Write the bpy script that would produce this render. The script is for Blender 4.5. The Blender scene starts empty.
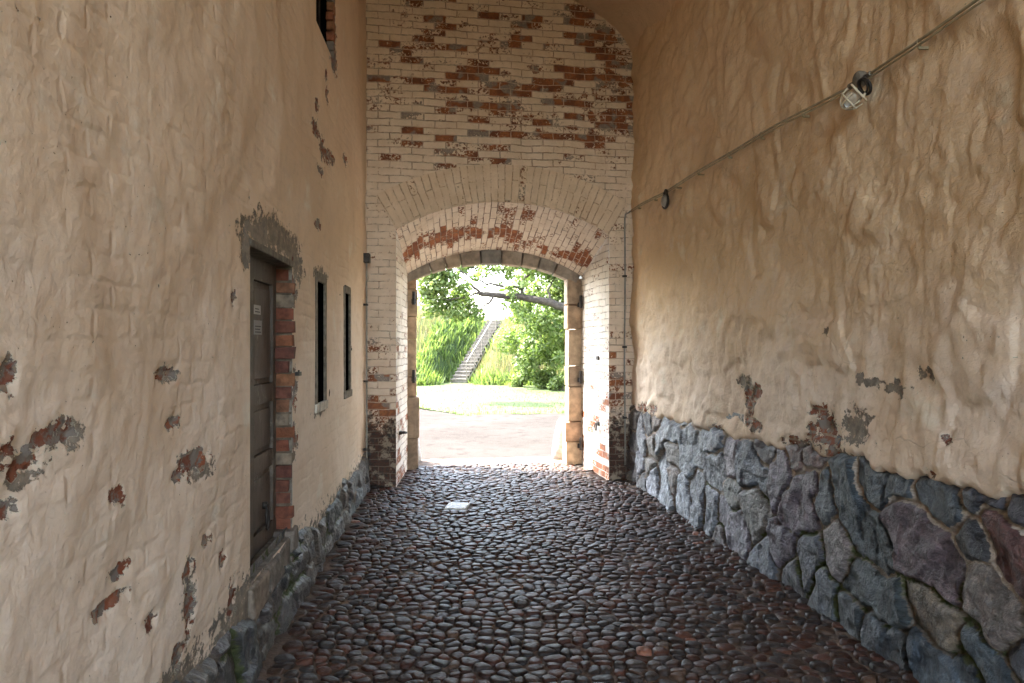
import bpy, math, random
import numpy as np
from mathutils import Vector, Matrix
random.seed(7); rng = np.random.default_rng(7)
sc = bpy.context.scene
C = sc.collection
PI = math.pi

# ------------------------------------------------------------------ numpy noise
def _h(ix, iy, seed):
    n = (ix.astype(np.int64) * 374761393 + iy.astype(np.int64) * 668265263 + seed * 1442695041) & 0xffffffff
    n = ((n ^ (n >> 13)) * 1274126177) & 0xffffffff
    return ((n ^ (n >> 16)) & 0xffffff) / float(0xffffff)
def pn(x, y, seed=0):
    x0 = np.floor(x); y0 = np.floor(y); fx = x - x0; fy = y - y0
    ux = fx*fx*fx*(fx*(fx*6-15)+10); uy = fy*fy*fy*(fy*(fy*6-15)+10)
    def g(dx, dy):
        a = _h(x0+dx, y0+dy, seed) * 2*PI
        return np.cos(a)*(fx-dx) + np.sin(a)*(fy-dy)
    a = g(0,0)*(1-ux)+g(1,0)*ux; b = g(0,1)*(1-ux)+g(1,1)*ux
    return (a*(1-uy)+b*uy)*1.5
def fbm(x, y, octv=4, seed=0, gain=.5):
    t = 0; a = 1
    for k in range(octv):
        t = t + a*pn(x*2**k, y*2**k, seed+k*17); a *= gain
    return t
def ridge(x, y, octv=3, seed=0):
    t = 0; a = 1
    for k in range(octv):
        t = t + a*(1-np.abs(pn(x*2**k, y*2**k, seed+k*31))*2); a *= .5
    return t
def worley(x, y, seed=0):
    ix = np.floor(x); iy = np.floor(y); f1 = np.full(x.shape, 9.); f2 = np.full(x.shape, 9.); cid = np.zeros(x.shape)
    for dx in (-1,0,1):
        for dy in (-1,0,1):
            cx = ix+dx+.15+.7*_h(ix+dx, iy+dy, seed); cy = iy+dy+.15+.7*_h(ix+dx, iy+dy, seed+91)
            d = np.hypot(x-cx, y-cy); c = _h(ix+dx, iy+dy, seed+7)
            m = d < f1
            f2 = np.where(m, f1, np.minimum(f2, d)); cid = np.where(m, c, cid); f1 = np.where(m, d, f1)
    return f1, f2, cid
def sstep(a, b, x):
    t = np.clip((x-a)/(b-a), 0, 1); return t*t*(3-2*t)

# ------------------------------------------------------------------ frames (metres)
def FL(s, z, d=0.):   # left-hand wall: s runs along it, d comes out of it into the passage
    return (-1.06-.083*s + d*.9966, s + d*.083, z)
def FR(s, z, d=0.):
    return (2.57-.116*s - d*.9934, s - d*.115, z)
def FE(s, z, n=0.):   # wall with the gate: s runs along it, n goes through it to the outside
    return (-1.75+.989*s-.148*n, 8.45+.148*s+.989*n, z)

# ------------------------------------------------------------------ mesh making
def link(name, me, mat=None, parent=None, smooth=False):
    o = bpy.data.objects.new(name, me); C.objects.link(o)
    if mat is not None: me.materials.append(mat)
    if parent is not None: o.parent = parent
    if smooth: me.polygons.foreach_set('use_smooth', np.ones(len(me.polygons), bool))
    return o
def tag(o, label=None, cat=None, group=None, kind=None):
    if label: o['label'] = label
    if cat: o['category'] = cat
    if group: o['group'] = group
    if kind: o['kind'] = kind
    return o
def empty(name, label, cat, group=None):
    o = bpy.data.objects.new(name, None); C.objects.link(o); return tag(o, label, cat, group)

def raw_mesh(name, co, faces, uv=None, attrs=None, cols=None):
    """co Nx3, faces Mx4 or list; uv Nx2 per vertex; attrs name->N floats; cols name->Nx3"""
    me = bpy.data.meshes.new(name)
    if isinstance(faces, np.ndarray):
        M, k = faces.shape
        me.vertices.add(len(co)); me.vertices.foreach_set('co', np.asarray(co, np.float32).ravel())
        me.loops.add(M*k); me.loops.foreach_set('vertex_index', faces.astype(np.int32).ravel())
        me.polygons.add(M); me.polygons.foreach_set('loop_start', np.arange(0, M*k, k, dtype=np.int32))
        me.update(calc_edges=True)
    else:
        me.from_pydata([tuple(c) for c in co], [], faces)
    if uv is not None:
        l = me.uv_layers.new(name='UVMap')
        idx = np.empty(len(me.loops), np.int32); me.loops.foreach_get('vertex_index', idx)
        l.data.foreach_set('uv', np.asarray(uv, np.float32)[idx].ravel())
    for k_, v in (attrs or {}).items():
        a = me.attributes.new(k_, 'FLOAT', 'POINT'); a.data.foreach_set('value', np.asarray(v, np.float32).ravel())
    for k_, v in (cols or {}).items():
        a = me.attributes.new(k_, 'FLOAT_COLOR', 'POINT')
        a.data.foreach_set('color', np.concatenate([np.asarray(v, np.float32), np.ones((len(co), 1), np.float32)], 1).ravel())
    return me
def grid_faces(ns, nz, keep=None, flip=False):
    i, j = np.meshgrid(np.arange(ns-1), np.arange(nz-1), indexing='ij')
    a = i*nz+j
    f = np.stack([a, a+nz, a+nz+1, a+1], -1).reshape(-1, 4)
    if flip: f = f[:, ::-1]
    return f if keep is None else f[keep.ravel()]
def blobs(S, Z, lst, pad=1.5):
    m = np.zeros(S.shape)
    for s, z, rs, rz in lst:
        rs = max(rs, .025); rz = max(rz, .02)
        d = np.hypot((S-s)/rs, (Z-z)/rz)
        m = np.maximum(m, np.clip(1.02-.42*d, 0, 1))
    return m

class MB:
    """collects simple solids into one mesh"""
    def __init__(s): s.v = []; s.f = []; s.c = []; s.col = (1,1,1)
    def add(s, vs, fs):
        b = len(s.v); s.v += [tuple(x) for x in vs]; s.c += [s.col]*len(vs); s.f += [tuple(b+i for i in f) for f in fs]
    def hexa(s, p):   # 8 corners: bottom 4 ccw, top 4
        s.add(p, [(3,2,1,0),(4,5,6,7),(0,1,5,4),(1,2,6,5),(2,3,7,6),(3,0,4,7)])
    def box(s, F, s0, s1, z0, z1, d0, d1, jit=0.):
        J = lambda: random.uniform(-jit, jit)
        P = [F(a+J(), z+J(), d+J()) for z in (z0, z1) for a, d in ((s0,d0),(s1,d0),(s1,d1),(s0,d1))]
        s.hexa(P)
    def tube(s, pts, r, n=8, caps=True):
        pts = [Vector(p) for p in pts]; rs = r if isinstance(r, (list, tuple)) else [r]*len(pts)
        b = len(s.v); up = None
        for i, p in enumerate(pts):
            t = (pts[min(i+1, len(pts)-1)] - pts[max(i-1, 0)]).normalized()
            if up is None: up = t.orthogonal().normalized()
            up = (up - t*up.dot(t)); up = up.normalized() if up.length > 1e-6 else t.orthogonal().normalized()
            w = t.cross(up)
            for k in range(n):
                a = 2*PI*k/n; s.v.append(tuple(p + (up*math.cos(a)+w*math.sin(a))*rs[i])); s.c.append(s.col)
        for i in range(len(pts)-1):
            for k in range(n):
                k2 = (k+1) % n; s.f.append((b+i*n+k, b+i*n+k2, b+(i+1)*n+k2, b+(i+1)*n+k))
        if caps:
            s.f.append(tuple(b+k for k in reversed(range(n)))); e = b+(len(pts)-1)*n; s.f.append(tuple(e+k for k in range(n)))
    def ring(s, c, ax1, ax2, r1, r2, rt, n=28, m=8, a0=0, a1=2*PI):
        c = Vector(c); ax1 = Vector(ax1); ax2 = Vector(ax2); full = abs(a1-a0-2*PI) < 1e-4
        pts = [c + ax1*(r1*math.cos(a0+(a1-a0)*i/n)) + ax2*(r2*math.sin(a0+(a1-a0)*i/n)) for i in range(n+1)]
        s.tube(pts, rt, m, caps=not full)
    def lathe(s, c, ax, prof, n=20):   # prof [(r, h)]
        c = Vector(c); ax = Vector(ax).normalized(); u = ax.orthogonal().normalized(); w = ax.cross(u); b = len(s.v)
        for r, h in prof:
            for k in range(n):
                a = 2*PI*k/n; s.v.append(tuple(c+ax*h+(u*math.cos(a)+w*math.sin(a))*r)); s.c.append(s.col)
        for i in range(len(prof)-1):
            for k in range(n):
                k2 = (k+1) % n; s.f.append((b+i*n+k, b+i*n+k2, b+(i+1)*n+k2, b+(i+1)*n+k))
        s.f.append(tuple(b+k for k in reversed(range(n)))); e = b+(len(prof)-1)*n; s.f.append(tuple(e+k for k in range(n)))
    def build(s, name, mat, parent=None, smooth=False, bevel=0., seg=2):
        me = raw_mesh(name, s.v, s.f)
        a = me.attributes.new('col', 'FLOAT_COLOR', 'POINT')
        a.data.foreach_set('color', np.concatenate([np.asarray(s.c, np.float32), np.ones((len(s.c),1), np.float32)], 1).ravel())
        o = link(name, me, mat, parent, smooth)
        if bevel:
            m = o.modifiers.new('bevel', 'BEVEL'); m.width = bevel; m.segments = seg; m.limit_method = 'ANGLE'
        return o

# ------------------------------------------------------------------ node materials
class NT:
    def __init__(s, name):
        s.m = bpy.data.materials.new(name); s.m.use_nodes = True; s.t = s.m.node_tree; s.t.nodes.clear()
        s.out = s.n('ShaderNodeOutputMaterial'); s.b = s.n('ShaderNodeBsdfPrincipled')
        s.t.links.new(s.b.outputs[0], s.out.inputs[0])
    def n(s, typ, props=None, **ins):
        nd = s.t.nodes.new(typ)
        for k, v in (props or {}).items(): setattr(nd, k, v)
        for k, v in ins.items(): s.set(nd, k, v)
        return nd
    def set(s, nd, k, v):
        i = nd.inputs[int(k[1:])] if (k[0] == 'i' and k[1:].isdigit()) else nd.inputs[k.replace('_', ' ')]
        if hasattr(v, 'is_linked') or isinstance(v, bpy.types.NodeSocket): s.t.links.new(v, i)
        elif isinstance(v, (tuple, list)) and len(v) == 3 and i.type == 'RGBA': i.default_value = (*v, 1)
        else: i.default_value = v
    def uv(s, name='UVMap'): return s.n('ShaderNodeUVMap', {'uv_map': name}).outputs[0]
    def obj(s): return s.n('ShaderNodeTexCoord').outputs['Object']
    def attr(s, name, col=False): return s.n('ShaderNodeAttribute', {'attribute_name': name}).outputs['Color' if col else 'Fac']
    def noise(s, vec, scale, detail=4, rough=.55, dist=0, dim='3D'):
        nd = s.n('ShaderNodeTexNoise', {'noise_dimensions': dim}, Vector=vec, Scale=scale, Detail=float(detail), Roughness=rough, Distortion=float(dist)); return nd.outputs[0]
    def vor(s, vec, scale, feat='F1'):
        return s.n('ShaderNodeTexVoronoi', {'feature': feat}, Vector=vec, Scale=scale)
    def ramp(s, v, a, b, lo=0., hi=1., smooth=True):
        return s.n('ShaderNodeMapRange', {'interpolation_type': 'SMOOTHSTEP' if smooth else 'LINEAR'}, i0=v, i1=a, i2=b, i3=lo, i4=hi).outputs[0]
    def math(s, op, a, b=0., c=0., clamp=False):
        return s.n('ShaderNodeMath', {'operation': op, 'use_clamp': clamp}, i0=a, i1=b, i2=c).outputs[0]
    def mix(s, f, a, b, mode='MIX'):
        nd = s.n('ShaderNodeMix', {'data_type': 'RGBA', 'blend_type': mode}); s.set(nd, 'i0', f); s.set(nd, 'i6', a); s.set(nd, 'i7', b); return nd.outputs[2]
    def vadd(s, vec, f, k):   # wobble a vector
        nz = s.n('ShaderNodeTexNoise', {'noise_dimensions': '3D'}, Vector=vec, Scale=f, Detail=2.)
        sub = s.n('ShaderNodeVectorMath', {'operation': 'SUBTRACT'}, i0=nz.outputs[1], i1=(.5,.5,.5)).outputs[0]
        scl = s.n('ShaderNodeVectorMath', {'operation': 'SCALE'}, i0=sub); scl.inputs[3].default_value = k
        return s.n('ShaderNodeVectorMath', {'operation': 'ADD'}, i0=vec, i1=scl.outputs[0]).outputs[0]
    def brick(s, vec, w, h, mort, c1=(0,0,0), c2=(1,1,1), cm=(0,0,0), off=.5, smooth=.2):
        return s.n('ShaderNodeTexBrick', {'offset': off}, Vector=vec, Color1=c1, Color2=c2, Mortar=cm, Scale=1., Mortar_Size=mort, Mortar_Smooth=smooth, Bias=0., Brick_Width=w, Row_Height=h)
    def bump(s, h, dist, strength=1., normal=None):
        nd = s.n('ShaderNodeBump', None, Strength=strength, Distance=dist, Height=h)
        if normal is not None: s.set(nd, 'Normal', normal)
        return nd.outputs[0]
    def fin(s, col, rough=.8, normal=None, spec=.3, **kw):
        s.set(s.b, 'Base_Color', col); s.set(s.b, 'Roughness', rough); s.set(s.b, 'Specular_IOR_Level', spec)
        if normal is not None: s.set(s.b, 'Normal', normal)
        for k, v in kw.items(): s.set(s.b, k, v)
        return s.m

def simple(name, col, rough=.7, var=.25, scale=12., bump=.002, spec=.3, metal=0.):
    t = NT(name); v = t.obj(); n1 = t.noise(v, scale, 5); n2 = t.noise(v, scale*5, 3)
    c = t.mix(t.ramp(n1, .3, .7), tuple(x*(1-var) for x in col), tuple(min(1, x*(1+var)) for x in col))
    return t.fin(c, rough, t.bump(n2, bump), spec, Metallic=metal)
def vcol(name, rough=.7, var=.3, scale=14., bump=.003, spec=.3, bscale=60.):
    t = NT(name); v = t.obj(); n1 = t.noise(v, scale, 5); n2 = t.noise(v, bscale, 4)
    c = t.mix(1., t.attr('col', True), t.mix(t.ramp(n1, .25, .75), (1-var,)*3, (1+var,)*3), 'MULTIPLY')
    return t.fin(c, rough, t.bump(n2, bump), spec)

RED = (.30,.085,.035)
def mat_plaster(name, hi, lo, zline, brickrelief=.0, fine=1., mid=1.2, crack=.3):
    """limewashed plaster with flaked patches showing brick and grey render; attributes peel / cem"""
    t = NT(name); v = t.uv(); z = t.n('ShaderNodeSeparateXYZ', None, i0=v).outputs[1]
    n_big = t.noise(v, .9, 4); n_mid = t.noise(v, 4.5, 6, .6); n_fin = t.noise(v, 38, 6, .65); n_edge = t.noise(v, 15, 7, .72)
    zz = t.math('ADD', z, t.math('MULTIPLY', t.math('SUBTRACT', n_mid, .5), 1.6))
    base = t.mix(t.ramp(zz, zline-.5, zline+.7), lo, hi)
    base = t.mix(t.ramp(n_big, .35, .68, 0, .55), base, tuple(x*y for x, y in zip(hi, (.82,.76,.68))))
    base = t.mix(t.ramp(t.noise(v, 2.3, 6, .7), .56, .72, 0, .5), base, tuple(min(.8, x*1.22) for x in lo))
    base = t.mix(t.ramp(t.noise(v, 7, 7, .75), .50, .70, 0, .5), base, tuple(x*.72 for x in hi)); base = t.mix(t.ramp(t.noise(v, 3.4, 7, .72, .6), .52, .64, 0, .38), base, tuple(x*y for x, y in zip(lo, (.78,.72,.66))))
    base = t.mix(t.ramp(n_fin, .3, .75, 0, .35), base, tuple(x*.78 for x in lo))
    # little dirt specks
    sp = t.ramp(t.noise(v, 75, 3, .5), .69, .74)
    sp = t.math('MULTIPLY', sp, t.ramp(t.noise(v, 3., 3), .45, .6))
    base = t.mix(sp, base, (.10,.075,.05))
    # hairline cracks and old runs of damp
    ck_ = t.vor(t.vadd(v, 6., .12), 2.1, 'DISTANCE_TO_EDGE').outputs[0]
    cr_ = t.math('MULTIPLY', t.ramp(ck_, .010, .002), t.math('MULTIPLY', t.ramp(t.noise(v, 1.9, 3), .54, .62), crack))
    base = t.mix(t.math('MULTIPLY', cr_, .55), base, (.20,.15,.10))
    mp = t.n('ShaderNodeMapping', None, Vector=v); mp.inputs['Scale'].default_value = (4.5, .55, 1)
    base = t.mix(t.ramp(t.noise(mp.outputs[0], 2.2, 5, .65, .4), .52, .72, 0, .16), base, tuple(x*y for x, y in zip(hi, (.70,.62,.52))))
    # flakes
    vb = t.vadd(v, 9., .02)
    br = t.brick(vb, .26, .082, .009, (.34,.11,.05), (.17,.05,.03), (.34,.27,.19))
    brc = t.mix(t.ramp(n_fin, .35, .7, 0, .6), br.outputs[0], (.22,.13,.09))
    brc = t.mix(t.ramp(t.noise(v, 11, 6, .7), .47, .54), brc, (.23,.205,.18))
    e = t.math('MULTIPLY', t.math('SUBTRACT', n_edge, .5), 2.6)
    pk = t.math('ADD', t.attr('peel'), e); mk = t.ramp(pk, .49, .53)
    ck = t.math('ADD', t.attr('cem'), e); mc = t.ramp(ck, .45, .55)
    cem = t.mix(t.ramp(n_edge, .4, .65), (.29,.245,.19), (.17,.148,.12))
    base = t.mix(mc, base, cem); base = t.mix(mk, base, brc)
    rim = t.math('MULTIPLY', t.ramp(pk, .40, .46), t.math('SUBTRACT', 1., mk))
    base = t.mix(t.math('MULTIPLY', rim, .5), base, tuple(min(.8, x*1.15) for x in lo))
    h = t.math('MULTIPLY', n_fin, .6*fine); h = t.math('ADD', h, t.math('MULTIPLY', t.noise(v, 14, 6, .65, 1.2), 1.0*fine))
    h = t.math('ADD', h, t.math('MULTIPLY', n_mid, mid)); h = t.math('ADD', h, t.math('MULTIPLY', t.noise(v, 110, 3), .12*fine))
    h = t.math('SUBTRACT', h, t.math('MULTIPLY', mk, .8)); h = t.math('SUBTRACT', h, t.math('MULTIPLY', mc, .3))
    h = t.math('SUBTRACT', h, t.math('MULTIPLY', sp, .25))
    h = t.math('SUBTRACT', h, t.math('MULTIPLY', cr_, .35))
    if brickrelief:
        b2 = t.brick(t.vadd(t.vadd(v, 4., .07), 12., .025), .27, .088, .022, smooth=1.)
        h = t.math('SUBTRACT', h, t.math('MULTIPLY', t.math('MULTIPLY', b2.outputs[1], brickrelief), t.ramp(t.noise(v, 1.7, 4, .6), .34, .68)))
    return t.fin(base, .85, t.bump(h, .012, 1.), .25)

def mat_wallbrick(name, cream, w=.27, hgt=.086, soldier=False, red_hi=.0, damp=False, joint=.8, relief=1., grey=.52):
    """painted brickwork: bricks whose paint has gone are picked per brick by attribute 'peel'"""
    t = NT(name); v = t.uv(); vb = t.vadd(v, 2.2, .05); vb = t.vadd(vb, 14., .016)
    b = t.brick(vb, w, hgt, .007, off=.5, smooth=.35)
    rnd = b.outputs[0]; mort = b.outputs[1]
    n_e = t.noise(v, 30, 5, .65); n_m = t.noise(v, 4, 5, .6); n_f = t.noise(v, 70, 4); n_c = t.noise(v, 7, 2)
    p = t.attr('peel')
    # per-brick pick + broken edge
    pick = t.math('SUBTRACT', p, t.n('ShaderNodeSeparateColor', None, i0=rnd).outputs[0])
    pick = t.math('ADD', t.math('MULTIPLY', pick, 2.2), t.math('MULTIPLY', t.math('SUBTRACT', n_e, .54), 3.4))
    pick2 = t.math('ADD', t.math('MULTIPLY', t.math('SUBTRACT', p, .62), .55), t.math('SUBTRACT', t.noise(v, 5.5, 7, .78), .50))
    mk = t.math('MAXIMUM', t.ramp(pick, -.05, .12), t.ramp(pick2, 0., .03))
    mk = t.math('MULTIPLY', mk, t.math('SUBTRACT', 1., t.ramp(mort, .3, .8, 0, .6)))
    red = t.mix(t.ramp(n_c, .35, .65), (.36,.135,.055), (.20,.075,.04)); red = t.mix(t.ramp(n_e, .45, .7, 0, .7), red, (.15,.07,.045))
    gry = t.mix(t.ramp(n_e, .4, .7), (.23,.19,.165), (.36,.29,.23))
    fl = t.mix(t.ramp(t.noise(v, 4.3, 2), grey, grey+.08), red, gry)
    base = t.mix(t.ramp(n_m, .3, .7), cream, tuple(x*y for x, y in zip(cream, (.86,.82,.76))))
    base = t.mix(t.ramp(t.noise(v, 13, 5, .65), .5, .72, 0, .5), base, tuple(x*.72 for x in cream))
    jp = t.ramp(t.noise(v, 3.1, 6, .75), .46, .58); jl = t.math('MULTIPLY', t.ramp(mort, .35, .95), t.math('MULTIPLY', jp, joint))
    base = t.mix(t.math('MULTIPLY', rnd, .35), base, tuple(x*.80 for x in cream))
    base = t.mix(jl, base, tuple(x*.36 for x in cream))
    base = t.mix(mk, base, fl)
    if damp:
        d = t.math('ADD', t.attr('damp'), t.math('MULTIPLY', t.math('SUBTRACT', t.noise(v, 9, 6, .65), .5), 1.3))
        dm = t.ramp(d, .42, .58); db = t.mix(t.ramp(n_e, .4, .65), (.10,.045,.03), (.05,.04,.032))
        db = t.mix(t.ramp(mort, .3, .8, 0, .7), db, (.2,.16,.12)); db = t.mix(t.ramp(t.noise(v, 6, 6, .7), .5, .58), db, (.32,.26,.19)); db = t.mix(t.ramp(t.noise(v, 5, 4, .7), .54, .64), db, (.05,.042,.036))
        base = t.mix(dm, base, db)
    h = t.math('MULTIPLY', t.math('MULTIPLY', mort, -1.3*relief), t.math('ADD', t.math('MULTIPLY', jp, .8), .2))
    h = t.math('SUBTRACT', h, t.math('MULTIPLY', mk, .55))
    h = t.math('ADD', h, t.math('MULTIPLY', n_f, .35)); h = t.math('ADD', h, t.math('MULTIPLY', t.noise(v, 9, 5), 1.2))
    if damp: h = t.math('ADD', h, t.math('MULTIPLY', t.math('MULTIPLY', n_e, dm), 1.2))
    return t.fin(base, .85, t.bump(h, .011, 1.), .25)

def mat_stone():
    t = NT('fieldstone'); v = t.uv(); c = t.attr('col', True); mo = t.attr('mortar'); ms = t.attr('moss')
    n1 = t.noise(v, 9, 7, .68); n2 = t.noise(v, 45, 6, .7); n3 = t.noise(v, 150, 3)
    sc_ = t.n('ShaderNodeMapping', None, Vector=v); sc_.inputs['Scale'].default_value = (2.2, 1.7, 1); st = t.noise(sc_.outputs[0], 6, 6, .65, 1.)
    k = t.math('MULTIPLY', t.ramp(n1, .3, .7, .5, 1.55), t.ramp(st, .35, .65, .62, 1.35)); k = t.math('MULTIPLY', k, t.ramp(n2, .35, .65, .85, 1.4))
    cc = t.n('ShaderNodeVectorMath', {'operation': 'SCALE'}, i0=c); t.set(cc, 'i3', k)
    base = t.mix(t.ramp(n2, .6, .75, 0, .35), cc.outputs[0], (.28,.29,.30))
    e = t.math('MULTIPLY', t.math('SUBTRACT', t.noise(v, 24, 5, .6), .5), 1.1)
    mk = t.ramp(t.math('ADD', mo, e), .38, .52); zz = t.n('ShaderNodeSeparateXYZ', None, i0=v).outputs[1]
    mc = t.mix(t.ramp(n2, .35, .65), (.60,.52,.43), (.34,.28,.22)); mc = t.mix(t.ramp(t.math('ADD', zz, t.noise(v, 5, 4)), 1.25, .9, 0, .85), mc, (.12,.10,.08))
    base = t.mix(mk, base, mc)
    mm = t.ramp(t.math('ADD', ms, e), .5, .7)
    base = t.mix(mm, base, t.mix(n2, (.035,.05,.012), (.085,.095,.03)))
    h = t.math('ADD', t.math('MULTIPLY', n1, 1.6), t.math('MULTIPLY', n2, .7)); h = t.math('ADD', h, t.math('MULTIPLY', st, .8)); h = t.math('ADD', h, t.math('MULTIPLY', n3, .15))
    return t.fin(base, t.ramp(mk, 0, 1, .42, .9), t.bump(h, .032, 1.), .5)

def mat_cobble():
    t = NT('cobbles'); v = t.obj(); c = t.attr('col', True)
    n1 = t.noise(v, 30, 5, .65); n2 = t.noise(v, 160, 4, .6)
    k = t.ramp(n1, .25, .75, .42, .95)
    cc = t.n('ShaderNodeVectorMath', {'operation': 'SCALE'}, i0=c); t.set(cc, 'i3', k)
    h = t.math('ADD', n1, t.math('MULTIPLY', n2, .3))
    return t.fin(cc.outputs[0], t.ramp(n1, .3, .7, .42, .62), t.bump(h, .008, 1.), .28)
# ================================================================== materials
M = {}
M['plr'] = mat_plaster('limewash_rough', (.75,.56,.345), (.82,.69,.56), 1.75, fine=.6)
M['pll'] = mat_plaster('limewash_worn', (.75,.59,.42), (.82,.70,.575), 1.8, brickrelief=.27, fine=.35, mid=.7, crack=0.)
M['vault'] = mat_plaster('limewash_vault', (.72,.56,.39), (.74,.59,.43), 2.0, fine=.6)
M['brick'] = mat_wallbrick('painted_brick', (.82,.675,.53), damp=True, relief=.5, joint=.55)
M['ring'] = mat_wallbrick('painted_brick_ring', (.80,.64,.475), w=.50, hgt=.088, joint=.25, relief=.5)
M['jamb'] = mat_wallbrick('white_brick_jamb', (.80,.75,.68), damp=False, joint=.7, relief=1.2)
M['soffit'] = mat_wallbrick('white_brick_soffit', (.82,.73,.62), w=.25, hgt=.083, joint=1., relief=1.5, grey=.62)
M['stone'] = mat_stone(); M['cobble'] = mat_cobble()
M['gatestone'] = vcol('gate_sandstone', .8, .35, 9., .006)
M['redbrick'] = vcol('bare_brick', .9, .4, 18., .006)
t = NT('weathered_paint'); v = t.obj(); mp = t.n('ShaderNodeMapping', None, Vector=v); mp.inputs['Scale'].default_value = (9,9,.8)
g_ = t.noise(mp.outputs[0], 6, 6, .7, .5); w_ = t.noise(v, 5, 6, .7); cw = t.mix(t.ramp(g_,.3,.7), (.075,.058,.045), (.115,.092,.073)); cw = t.mix(t.ramp(w_,.56,.66,0,.7), cw, (.22,.19,.155)); cw = t.mix(t.ramp(t.noise(v,16,6,.7),.60,.66,0,.8), cw, (.05,.038,.03))
M['wood'] = t.fin(cw, .65, t.bump(g_, .003), .3)
M['dark'] = simple('black_void', (.008,.0075,.007), 1., .3, 5., .001, 0.)  # near-black colour stands in for the darkness behind the openings
M['iron'] = simple('old_iron', (.045,.038,.034), .55, .4, 30., .001, .5, .6)
M['frame'] = simple('grey_render', (.19,.165,.13), .9, .35, 20., .004)
M['paper'] = simple('paper', (.42,.41,.39), .8, .06, 4.)
M['paper2'] = simple('grey_paper', (.27,.27,.265), .8, .06, 4.)
M['ink'] = simple('ink', (.06,.06,.06), .8, .1, 4.)
M['cable'] = simple('painted_cable', (.36,.31,.20), .55, .2, 15., .0005)
M['cablegrey'] = simple('grey_conduit', (.26,.25,.22), .55, .2, 15., .0005)
M['cream'] = simple('cream_wire', (.66,.60,.47), .45, .1, 40.)
M['guard'] = simple('granite', (.40,.38,.35), .85, .25, 20., .006)
M['slab'] = simple('pale_slab', (.62,.63,.60), .6, .12, 18., .002)
M['mortarbed'] = simple('sand_bed', (.095,.066,.047), .95, .45, 9., .01)
t = NT('lamp_glass'); M['glass'] = t.fin((.75,.70,.58), .12, spec=.5, Transmission_Weight=.6, Alpha=1.)

# ================================================================== LEFT WALL
LBLOB= [(1.66,1.5,.03,.016),(1.78,1.505,.04,.016),(1.87,1.51,.05,.028),(1.72,1.455,.06,.02),(1.65,1.36,.03,.02),(1.65,1.67,.02,.03),(2.84,1.27,.11,.035),(2.69,1.24,.05,.02),(2.19,1.27,.04,.03),(2.58,1.64,.07,.02),(2.66,1.45,.05,.015),(2.17,.94,.08,.015),(2.24,1.02,.05,.015),(2.78,.85,.05,.04),(2.8,.69,.04,.08),(2.69,.55,.04,.04),(3.41,1.97,.03,.03),(5.38,3.39,.12,.05),(5.67,3.31,.13,.07),(5.85,3.31,.09,.05),(6.04,3.35,.12,.04),(5.76,3.94,.06,.05),(5.85,3.82,.07,.05),(5.42,3.58,.06,.04),(6.81,3.53,.08,.04),(5.54,3.11,.09,.03),(5.46,2.68,.1,.03),(3.34,.52,.05,.06),(3.2,.76,.03,.04),(6.16,4.23,.14,.09),(2.44,.78,.04,.02),(2.98,.91,.04,.02),(4.64,2.1,.06,.08),(4.65,1.45,.05,.10),(4.63,1.1,.06,.08),(6.2,4.6,.05,.3),(1.3,1.1,.06,.03),(.8,1.6,.1,.05)]
LCEM= [(3.8,2.33,.24,.07),(4.17,2.39,.34,.08),(4.55,2.35,.18,.09),(4.7,2.28,.12,.09),(3.58,2.24,.06,.09),(1.93,1.5,.04,.03),(1.71,1.42,.05,.015),(2.92,1.22,.10,.03),(2.6,1.63,.07,.02),(3.7,.42,.5,.1),(2.6,.40,.3,.1),(5.57,1.22,.2,.03),(5.57,2.29,.2,.04),(2.8,.72,.05,.08)]
holesL = [(3.64,4.59,.50,2.28,.34,'door'),(5.38,5.76,1.26,2.26,.012,'slit'),(6.76,7.14,1.26,2.27,.012,'slit'),(5.38,6.14,4.23,5.9,.05,'high')]
S_ = np.unique(np.round(np.concatenate([np.arange(-4.5,.4,.14), np.arange(.4,3.5,.016), np.arange(3.5,6.2,.024), np.arange(6.2,8.7,.04)] + [np.array(h[:2]) for h in holesL]), 4))
Z_ = np.unique(np.round(np.concatenate([np.arange(0.0,3.2,.019), np.arange(3.2,6.9,.035)] + [np.array(h[2:4]) for h in holesL]), 4))
SS, ZZ = np.meshgrid(S_, Z_, indexing='ij')
plinth_top = .40 + .05*pn(S_*2.1, S_*0+3, 5)
dh = np.full(SS.shape, 9.)
for a,b,c,d,_,_2 in holesL:
    dx = np.maximum(np.maximum(a-SS, SS-b), 0); dz = np.maximum(np.maximum(c-ZZ, ZZ-d), 0); dh = np.minimum(dh, np.hypot(dx, dz))
fade = sstep(0, .12, dh)
relief = .016*fbm(SS*1.3, ZZ*1.3, 3, 3) + .004*fbm(SS*5, ZZ*7, 3, 9) + .0025*ridge(SS*3.1+pn(ZZ*2,SS,4)*.5, ZZ*3.3, 3, 12) + .0016*fbm(SS*19,ZZ*22,2,19)
peel = blobs(SS, ZZ, LBLOB); cem = blobs(SS, ZZ, LCEM)
cem = np.maximum(cem, .62*sstep(.62, .30, ZZ))
relief -= .010*sstep(.45,.6,peel+.35*fbm(SS*22,ZZ*22,2,8)) + .005*sstep(.45,.6,cem)
relief = relief*fade
X, Y, Z = FL(SS, ZZ, relief)
keep = np.ones((len(S_)-1, len(Z_)-1), bool)
sc_, zc_ = (S_[:-1]+S_[1:])/2, (Z_[:-1]+Z_[1:])/2
for a,b,c,d,_,_2 in holesL: keep &= ~((sc_[:,None]>a)&(sc_[:,None]<b)&(zc_[None]>c)&(zc_[None]<d))
wl = empty('passage_wall', 'worn cream limewashed wall with the grey wooden door and two narrow slit windows', 'wall')
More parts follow.
